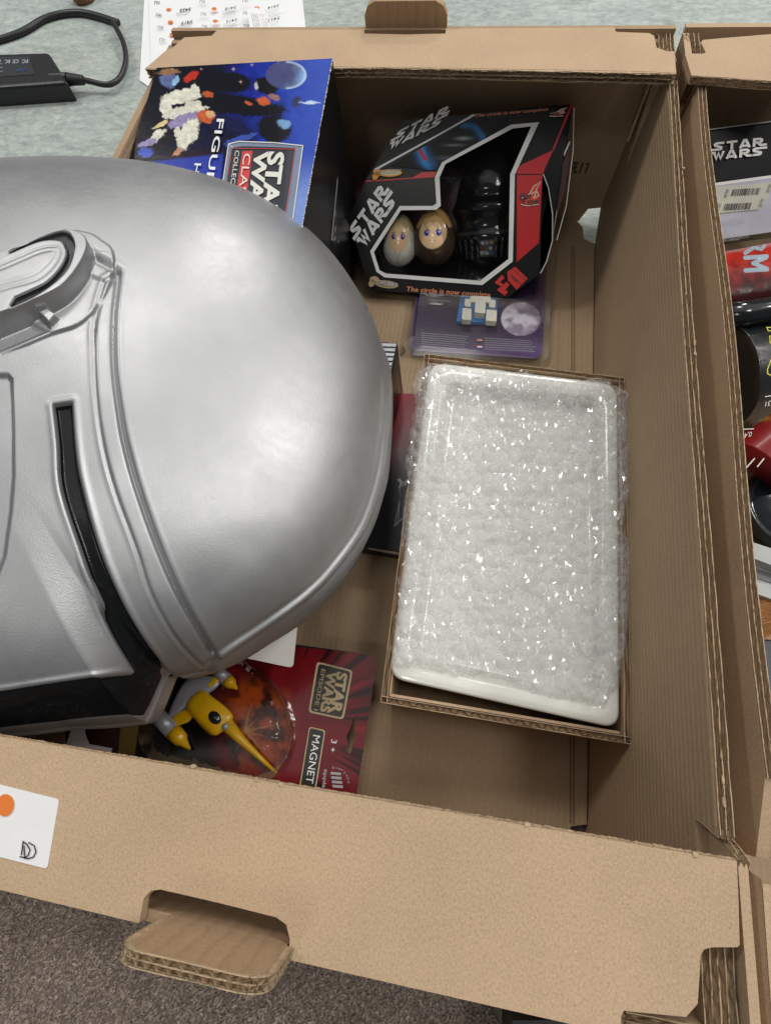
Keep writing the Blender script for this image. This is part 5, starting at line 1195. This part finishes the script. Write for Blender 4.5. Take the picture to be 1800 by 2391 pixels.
    for i in range(9):
        for k in range(16):
            ph = math.pi / 2 * i / 8; a = 2 * math.pi * k / 16; V.append(c1 + .0022 * (ax1 * math.cos(ph) * math.cos(a) + ax2 * math.cos(ph) * math.sin(a) + pl.n * (math.sin(ph) - .1)))
    mesh('round_turret', V, [[i * 16 + k, i * 16 + (k + 1) % 16, (i + 1) * 16 + (k + 1) % 16, (i + 1) * 16 + k] for i in range(8) for k in range(16)], gry, s, smooth=True)
    for (x0, y0), (x1, y1), (x2, y2) in (((358, 1662), (404, 1708), (444, 1750)), ((500, 1562), (530, 1588), (554, 1610))):
        a, b_, c = pl.pt(x0, y0, .006), pl.pt(x1, y1, .006), pl.pt(x2, y2, .004); k = 1.0 if x0 < 400 else .8
        e = MB().tube([a, a + (b_ - a) * .02, b_], [.0030 * k, .0052 * k, .0054 * k], 18).build('engine_pod', gry, s, smooth=True)
        MB().tube([b_, b_ + (c - b_) * .5, b_ + (c - b_) * .62, c], [.0055 * k, .0046 * k, .0030 * k, .0006], 18).build('engine_tip', yel, e, smooth=True)
magnet_card()

# ------------------------------------------------------------------ on the floor behind, and the sticker on the rim
def outside():
    # power adapter
    t = thing('power_adapter', 'black laptop power adapter lying on the mottled floor', 'power adapter', tuple(U(60, 210, 0)))
    zt = .023; T = [U(-160, 128, zt), U(117, 119, zt), U(150, 192, zt), U(-150, 200, zt)]
    T = [U(-160, 128, zt), U(113, 120, zt), U(157, 190, zt), U(-170, 214, zt)]
    Lw = [np.array([p[0], p[1], .001]) for p in T]
    b = bmesh_box(T, Lw, .004); b.build('casing', M['black'], t)
    pl = Art((0, 0, zt), (0, 0, 1), t); pl.k = 2
    pl.poly('rating_label', [[(-80, 134), (68, 130), (82, 172), (-80, 184)]], plain('label_grey', (.035, .037, .042), .35))
    for i, (tx, x) in enumerate((('FC', 56), ('CE', 34), ('K', 14), ('@', -8))): pl.text('marks', tx, (x + 10, 137 - i * -.6), (x - 4, 138.5), (-1, 8), M['ink_grey'], bold=.03)
    pl.text('marks', 'eCycle', (62, 158), (38, 161), (-1, 6), M['ink_blue'])
    for i in range(3): pl.text('marks', 'input output', (6, 146 + i * 9), (-70, 149 + i * 9), (-1, 4), M['ink_grey'])
    soc = MB(); p, q = U(122, 186, .016), U(160, 184, .016); q2 = U(196, 186, .014); d = unit(q2 - p)
    soc.tube([p, q], .0075, 12).build('socket', M['black'], t)
    bt = MB(); pts = [q + (q2 - q) * k for k in np.linspace(0, 1, 13)]
    bt.tube(pts, [.0065 - .0018 * k / 12 + (.0009 if k % 2 else 0) for k in range(13)], 14).build('strain_relief', M['black'], t, smooth=True)
    cab = MB(); P = [(q2, None)] 
    line = [tuple(q2)] + [tuple(U(x, y, z)) for x, y, z in [(215, 190, .012), (240, 196, .010), (262, 194, .010), (283, 176, .010), (294, 140, .010), (290, 105, .010), (278, 76, .010), (264, 52, .009)]]
    cab.tube(smoothpts(line, 10), .0034, 10); cab.build('power_cord', M['black'], t, smooth=True)
    c2 = tag(MB().tube(smoothpts([U(x, y, .004) for x, y in [(-120, 122), (-30, 100), (20, 86), (60, 70), (100, 46), (140, 33), (185, 29), (225, 36), (275, 52)]], 10), .0048, 10).build('black_cable', M['black'], None, smooth=True), 'thick flat black cable looping across the mottled floor above the adapter', 'cable')
    MB
    k = tag(MB().lathe(U(200, 0, .0), (0, 0, 1), [(.0, .014), (.004, .0165), (.016, .0165), (.022, .013), (.024, .004)], 28).build('brown_stopper', plain('brown_wood', lin(120, 82, 44), .5, vary=.3, vs=80), None, smooth=True), 'small round brown wooden stopper at the top edge of the picture', 'stopper')
    # sheets of stickers
    paper = plain('paper', (.80, .81, .83), .55, vary=.02, vs=10)
    for i, (q, lab) in enumerate((([(326, 186), (340, -60), (700, -60), (715, 76), (640, 240), (430, 260)], 'lower white sticker sheet, its blank left margin showing behind the box'), ([(352, 150), (345, -60), (702, -60), (707, 78), (640, 240), (430, 260)], 'upper white sticker sheet with orange dots and numbers behind the box'))):
        t = thing('sticker_sheet', lab, 'paper sheet', tuple(U(520, 20, .001)), 'sheets of stickers behind the box')
        pl = Art((0, 0, .0012 + .0012 * i), (0, 0, 1), t)
        V = [pl.pt(x, y) for x, y in q]; MB().prism(V, (0, 0, -.0004)).build('paper', paper, t)
        if i == 0: continue
        pl.k = 2; nums = [('5422', '5419', '5416', '5413'), ('5418', '5415', '5412', '5409'), ('5414', '5411', '5408', '5405')]
        for c, (x0, dxr) in enumerate(((356, 4.0), (462, 2.6), (562, 1.6))):
            for r in range(4):
                y = 4 + r * 29 + c * -2; x = x0 + r * dxr
                pl.poly('orange_dot', [disc(x + 38, y + 17, 6.2, 3.9, 16)], M['ink_orange'])
                V, F = strokes([([(x + 5, y + 4), (x + 5, y - 2), (x + 9, y - 3), (x + 11, y + 1), (x + 9, y + 4)], 1.0), ([(x + 13, y - 3), (x + 13, y + 4)], 1.0), ([(x + 16, y - 3), (x + 16, y + 4)], 1.0)]); pl.flat('small_mark', V, F, (0, 0), (1, 0), (0, 1), M['ink_dark'])
                if r < 3 or c == 0: pl.text('lettering', nums[c][r], (x + 90, y + 12 - c * 2), (x + 64, y + 16 - c), (-1.5, 7), M['ink_dark'], bold=.01)
                for k in range(3): pl.text('lettering', ('Catalog', 'lot note', 'stock')[k], (x + 88 - k * 3, y + 20 + k * 3.2 - c), (x + 56, y + 25 + k * 3.2 - c), (-.6, 2.2), M['ink_grey'])
        ts = pl; ts.poly('paper_strip', [[(578, 20), (603, 16), (613, 70), (584, 70)]], paper)
        for k in range(4): ts.text('lettering', 'note line here', (586 + k * 4.5, 30), (592 + k * 4.5, 62), (2.2, 0), M['ink_dark'])
    # code sticker on the front rim: white label, orange dot and a letter mark
    t = thing('code_sticker', 'white label with orange dot stuck on the front rim of the big box', 'label', tuple(U(60, 1930, H)))
    pl = Art((0, 0, H + .0004), (0, 0, 1), t)
    q = rounded([(-170, 1790), (138, 1867), (110, 2030), (-200, 1952)], 9, 5)
    MB().prism([pl.pt(x, y) for x, y in q], (0, 0, -.00025)).build('label', M['white_print'], t)
    pl.k = 2; pl.poly('orange_dot', [disc(12, 1881, 21, 26, 32, .1)], M['ink_orange'])
    V, F = strokes([([(50, 1998), (54, 1966), (62, 1972), (70, 1985), (66, 1998), (58, 2004), (56, 1976)], 3.0), ([(66, 1968), (80, 1976), (84, 1990), (78, 2002), (66, 2006), (46, 2001)], 3.0)]); pl.flat('letter_mark', V, F, (0, 0), (1, 0), (0, 1), M['ink_dark'])
    # scraps under the helmet, by the front rim
    t = thing('dark_box', 'dark maroon printed box with gold strip, under the helmet chin by the front rim', 'box', tuple(U(250, 1700, .04)))
    zz = .045; P = [U(x, y, zz) for x, y in [(140, 1600), (400, 1560), (380, 1790), (160, 1790)]]
    MB().prism(P, (0, 0, -.036)).build('box_body', M['black_print'], t)
    pl = Art((0, 0, zz), (0, 0, 1), t); pl.k = 2
    pl.poly('cover_print', [[(205, 1640), (285, 1640), (278, 1790), (212, 1750), (200, 1720)]], plain('maroon_print', lin(44, 26, 24), .35))
    pl.poly('gold_strip', [[(288, 1640), (330, 1640), (312, 1790), (272, 1790)]], plain('gold_print', lin(92, 74, 34), .35))
    s = thing('paper_scrap', 'torn grey white paper scrap tucked between helmet chin and front rim', 'paper', tuple(U(180, 1715, .06)))
    pl = Art((0, 0, .056), (.1, .1, 1), s); card('paper', s, pl, [(172, 1690), (200, 1690), (198, 1712), (208, 1738), (262, 1748), (258, 1760), (150, 1750)], .0004, plain('scrap', lin(170, 160, 160), .6))
    z = .012
    f = thing('dark_object', 'black object on the carpet at the bottom edge under the front rim', 'object', tuple(U(1240, 2420, .03)))
    q = [U(x, y, .05) for x, y in [(1196, 2384), (1460, 2384), (1460, 2520), (1196, 2520)]]; MB().prism(rounded3(q), (0, 0, -.045)).build('casing', M['black'], f)
def rounded3(q): return q
def bmesh_box(T, L, r):
    b = MB(); c = np.mean(np.array(T), 0); n = 4
    rings = []
    for f, z in ((0, 0), (.35, .65), (1, 1)):
        pass
    def ring(base, inset, dz):
        out = []
        for i in range(4):
            p = base[i]; a = unit(base[i - 1] - p); b2 = unit(base[(i + 1) % 4] - p); pi = p + (a + b2) * inset
            for k in range(5):
                t = k / 4; s_, e_ = pi + a * r, pi + b2 * r; out.append((1 - t) ** 2 * s_ + 2 * t * (1 - t) * pi + t * t * e_ + np.array([0, 0, dz]))
        return out
    R_ = [ring(L, 0, 0), ring(T, 0, -r), ring(T, r * .3, -r * .3), ring(T, r, 0)]; n = 20
    return b.add([p for q in R_ for p in q], [[i * n + k, i * n + (k + 1) % n, (i + 1) * n + (k + 1) % n, (i + 1) * n + k] for i in range(3) for k in range(n)] + [list(range(3 * n, 4 * n)), list(range(n))[::-1]])
outside()

# ------------------------------------------------------------------ what lies in the second box
def second_contents():
    t = thing('toy_box', 'black and white toy box with price labels in the second box', 'box', tuple(U(1760, 420, .05)))
    a, b, c = U(1650, 303, .128), U(1800, 283, .128), U(1700, 556, .078)
    pl = Art.three(a, b, c, t)
    q = [pl.pt(x, y) for x, y in [(1628, 306), (1960, 263), (1960, 520), (1800, 540), (1628, 565)]]
    MB().prism([p - pl.n * .0006 for p in q], -pl.n * .05).build('box_body', M['black_print'], t)
    pl.k = 2
    pl.poly('white_panel', [[(1628, 437), (1960, 392), (1960, 520), (1806, 540), (1628, 566)]], plain('box_white', lin(186, 186, 200), .35, coat=.3))
    pl.poly('white_panel', [[(1628, 432), (1960, 386), (1960, 393), (1628, 439)]], M['white_print'])
    V, F = strokes([([(1628, 305), (1960, 262)], 2.4)]); pl.flat('edge_line', V, F, (0, 0), (1, 0), (0, 1), M['ink_grey'])
    pl.logo('lettering', (1661, 374), (122, -13), (2, -42), M['ink_white'], .27)
    pl.poly('price_label', [[(1655, 437), (1810, 424), (1790, 462), (1774, 488), (1655, 499)]], plain('label_cream', lin(196, 196, 182), .5))
    for (x0, y0, w, sl) in ((1706, 457, 66, -3.5), (1688, 491, 64, -3.2)):
        B_ = []; x = 0.0
        while x < w:
            ww = random.choice((.9, .9, 1.6, 2.6)); B_.append([(x0 + x, y0 + sl * x / w), (x0 + x + ww, y0 + sl * x / w), (x0 + x + ww + 5, y0 - 16 + sl * x / w), (x0 + x + 5, y0 - 16 + sl * x / w)]); x += ww + random.choice((.9, 1.4, 2.2))
        pl.poly('barcode', B_, M['ink_dark']).__setitem__('kind', 'stuff')
    for (x0, y0) in ((1696, 440), (1678, 474)): pl.text('lettering', '39,00', (x0, y0), (x0 - 6, y0 + 20), (6, 1.6), M['ink_dark'])
    for (x0, y0) in ((1796, 428), (1778, 462)): pl.text('lettering', '30,00', (x0, y0), (x0 - 6, y0 + 20), (6, 1.6), M['ink_dark'])
    for k, (x0, y0) in enumerate(((1736, 508), (1742, 514), (1730, 544), (1750, 550), (1726, 556))): pl.text('lettering', ('VN OTTO WARE', 'CASTING SINCE', 'IN EUROPE BY', 'DISTRIBUTION THE', 'PRODUCT EVER')[k], (x0, y0), (x0 - 62, y0 + 8), (-1.5, 3.6), M['ink_grey'])
    pl.poly('red_patch', [[(1655, 446), (1670, 444), (1666, 462), (1660, 460), (1655, 470)]], M['ink_red'])
    # red plastic bag
    t = thing('red_bag', 'shiny dark red foil bag with pale blue letters in the second box', 'bag', tuple(U(1760, 640, .08)))
    cs = [U(1660, 585, .100), U(2000, 520, .100), U(2000, 668, .104), U(1675, 722, .098)]
    nx, ny = 420, 170; u, v = np.meshgrid(np.linspace(0, 1, nx), np.linspace(0, 1, ny)); u1, v1 = u.ravel()[:, None], v.ravel()[:, None]
    P = (cs[0] * (1 - u1) + cs[1] * u1) * (1 - v1) + (cs[3] * (1 - u1) + cs[2] * u1) * v1
    bul = (np.clip(np.sin(np.pi * v1[:, 0]), 0, 1) ** .5) * .014 + .0026 * (fbm(P[:, 0], P[:, 1], .02, 3, 4) - .5) * np.sin(np.pi * v1[:, 0]); P[:, 2] += bul - .006
    F = [[j * nx + i, j * nx + i + 1, (j + 1) * nx + i + 1, (j + 1) * nx + i] for j in range(ny - 1) for i in range(nx - 1)]
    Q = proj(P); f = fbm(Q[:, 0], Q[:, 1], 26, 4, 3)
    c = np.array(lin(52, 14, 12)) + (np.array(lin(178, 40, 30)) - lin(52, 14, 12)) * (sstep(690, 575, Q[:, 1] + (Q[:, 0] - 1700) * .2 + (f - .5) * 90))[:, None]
    ink = np.full(len(Q), 1e9)
    for pts, w_ in (([(1738, 556), (1782, 552)], 10), ([(1782, 556), (1784, 574), (1778, 581), (1766, 579), (1763, 556)], 8), ([(1764, 574), (1740, 590)], 9), ([(1740, 601), (1790, 598)], 10), ([(1788, 601), (1758, 614), (1789, 626)], 9), ([(1741, 631), (1791, 628)], 10)):
        pts = np.array(pts, float)
        for a, b_ in zip(pts[:-1], pts[1:]):
            e_ = b_ - a; w0 = Q - a; t_ = np.clip((w0 @ e_) / (e_ @ e_), 0, 1); ink = np.minimum(ink, np.hypot(*(w0 - t_[:, None] * e_).T) - w_ / 2)
    k = sstep(.7, -.7, ink)[:, None]; c = c * (1 - k) + np.array(lin(150, 168, 182)) * k
    bagm = printed('red_foil', .16, .5, .25, 60)
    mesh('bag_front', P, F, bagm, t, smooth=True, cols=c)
    P2 = P.copy(); P2[:, 2] -= 2 * bul + .012; mesh('bag_back', P2, [f[::-1] for f in F], M['black_print'], t, smooth=True)
    # black roll
    t = tag(MB().tube([U(1672, 742, .098), U(1740, 733, .099), U(2000, 690, .099)], [.0088, .0088, .0088], 24).build('black_roll', M['gloss_black'], None, smooth=True), 'glossy black rolled plastic package between red bag and black tin', 'package')
    # black tin with yellow lines
    t = thing('black_tin', 'dark rounded tin with thin yellow outlines in the second box', 'tin', tuple(U(1760, 880, .06)))
    A, B = U(1698, 880, .066), U(1960, 840, .068)
    tin = MB(); tin.tube([A + (B - A) * k for k in (0, .004, .02, .025, .04, 1)], [.033, .0362, .0364, .0345, .034, .034], 48).build('tin_body', plain('tin_black', (.012, .014, .017), .34, coat=.3), t, smooth=True)
    pt = Art(U(1780, 840, .1035), (0, -.15, 1), t); pt.k = 4
    V, F = strokes([([(1830, 764), (1790, 764), (1794, 772), (1830, 770)], 2), ([(1830, 786), (1797, 784), (1798, 800), (1812, 808)], 2), ([(1830, 820), (1806, 824), (1792, 862), (1792, 872), (1800, 876), (1830, 880)], 2.4)]); pt.flat('yellow_outline', V, F, (0, 0), (1, 0), (0, 1), M['ink_yellow'])
    # red cup lying on its side
    t = thing('red_cup', 'red printed plastic cup with 0,4 l mark lying on its side', 'cup', tuple(U(1790, 1050, .06)))
    ax0, ax1 = U(1752, 1096, .080), U(1880, 985, .084)
    prof = MB(); d = ax1 - ax0; L_ = np.linalg.norm(d); n = 64; d = d / L_; sx = unit(np.cross(d, (0, 0, 1))); uu = np.cross(sx, d); V = []; C = []
    for i in range(50):
        k = i / 49; r = .021 - .004 * k
        for j in range(n):
            a = 2 * math.pi * j / n; V.append(ax0 + d * L_ * k + r * (math.cos(a) * sx + math.sin(a) * uu))
    Vn = np.array(V); Q = proj(Vn); f = fbm(Q[:, 0], Q[:, 1], 30, 4, 9); s = (Q[:, 1] - 900) / 300 
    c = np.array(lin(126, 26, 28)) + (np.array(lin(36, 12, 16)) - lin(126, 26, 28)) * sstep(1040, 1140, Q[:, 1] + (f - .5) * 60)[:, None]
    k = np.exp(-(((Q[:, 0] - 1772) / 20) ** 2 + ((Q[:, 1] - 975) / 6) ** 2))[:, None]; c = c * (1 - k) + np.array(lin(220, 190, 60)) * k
    mesh('cup_body', Vn, [[i * n + j, i * n + (j + 1) % n, (i + 1) * n + (j + 1) % n, (i + 1) * n + j] for i in range(49) for j in range(n)] + [list(range(n))[::-1]], M['print'], t, smooth=True, cols=c)
    pc = Art(U(1780, 1040, .1035), unit((-.35, -.2, 1)), t); pc.k = 8
    pc.text('lettering', '0,4 l', (1756, 1007), (1732, 1013), (-2, 12), M['ink_white']); V, F = strokes([([(1736, 1002), (1760, 1001)], 2), ([(1786, 926), (1812, 922)], 2), ([(1730, 1106), (1762, 1070)], 3), ([(1768, 1090), (1784, 1070)], 3)]); pc.flat('white_marks', V, F, (0, 0), (1, 0), (0, 1), M['ink_white'])
    pc.text('lettering', '0,31', (1812, 932), (1788, 938), (-2, 12), M['ink_white'])
    # black round lid
    t = tag(MB().lathe(U(1850, 1215, .066), (-.15, .1, 1), [(.0, .030), (.004, .034), (.014, .034), (.018, .031), (.0185, .028), (.0150, .026), (.0152, .001)], 48).build('black_canister', M['gloss_black'], None, smooth=True), 'round glossy black plastic canister below the red cup', 'canister')
    # grey stepped plastic
    t = thing('grey_tray', 'pale grey stepped plastic part between black lid and brown hair', 'plastic part', tuple(U(1790, 1320, .06)))
    gy = plain('grey_plastic_pale', lin(168, 172, 170), .35, coat=.2)
    for k, (z, q) in enumerate(((.088, [(1744, 1262), (2000, 1345), (2000, 1395), (1750, 1300)]), (.080, [(1738, 1290), (2000, 1370), (2000, 1440), (1752, 1350)]), (.090, [(1752, 1352), (2000, 1430), (2000, 1470), (1754, 1382)]))):
        MB().prism([U(x, y, z) for x, y in q], (0, 0, -.012)).build('step', gy, t)
    MB().prism([U(x, y, .0806) for x, y in [(1748, 1322), (2000, 1400), (2000, 1430), (1752, 1345)]], (0, 0, -.0006)).build('shade_strip', plain('grey_strip', lin(96, 100, 102), .4), t)
    # brown hair: strands
    hb = MB(); r2 = random.Random(3); hm = plain('brown_hair', lin(150, 104, 62), .45, vary=.3, vs=90)
    base = [U(x, y, .080) for x, y in [(1742, 1385), (1980, 1440), (1990, 1500), (1742, 1492)]]
    hb.prism([p for p in base], (0, 0, -.02))
    for i in range(220):
        u, v = r2.random(), r2.random(); x0 = 1740 + u * 30; y0 = 1388 + v * 100; pts = [U(x0 + k * 34, y0 - 4 * k * (v - .2) * 6 + 8 * math.sin(k + i * .1), .0815 + .006 * math.sin(min(1, v) * 3.14) + .001 * r2.random()) for k in range(5)]
        hb.tube(pts, [.0009, .0012, .0012, .001, .0006], 4)
    hb.build('strands', hm, None); o = bpy.data.objects['strands']; o.name = 'brown_hair'; tag(o, 'tuft of brown toy hair by the second box wall', 'hair')
    t = thing('blue_box', 'dark navy box with blue and orange print at its lower corner', 'box', tuple(U(1790, 1600, .05)))
    z = .078; q = [(1742, 1495), (2000, 1480), (2000, 1820), (1772, 1790)]
    MB().prism([U(x, y, z) for x, y in q], (0, 0, -.06)).build('box_body', plain('navy_print', (.012, .018, .030), .35, coat=.2), t)
    pl = Art((0, 0, z), (0, 0, 1), t); pl.k = 2
    pl.poly('cover_print', [[(1786, 1700), (1840, 1660), (1840, 1780), (1792, 1760)]], M['ink_blue']); pl.poly('cover_print', [[(1793, 1722), (1840, 1700), (1840, 1745), (1796, 1742)]], M['ink_salmon'])
second_contents()
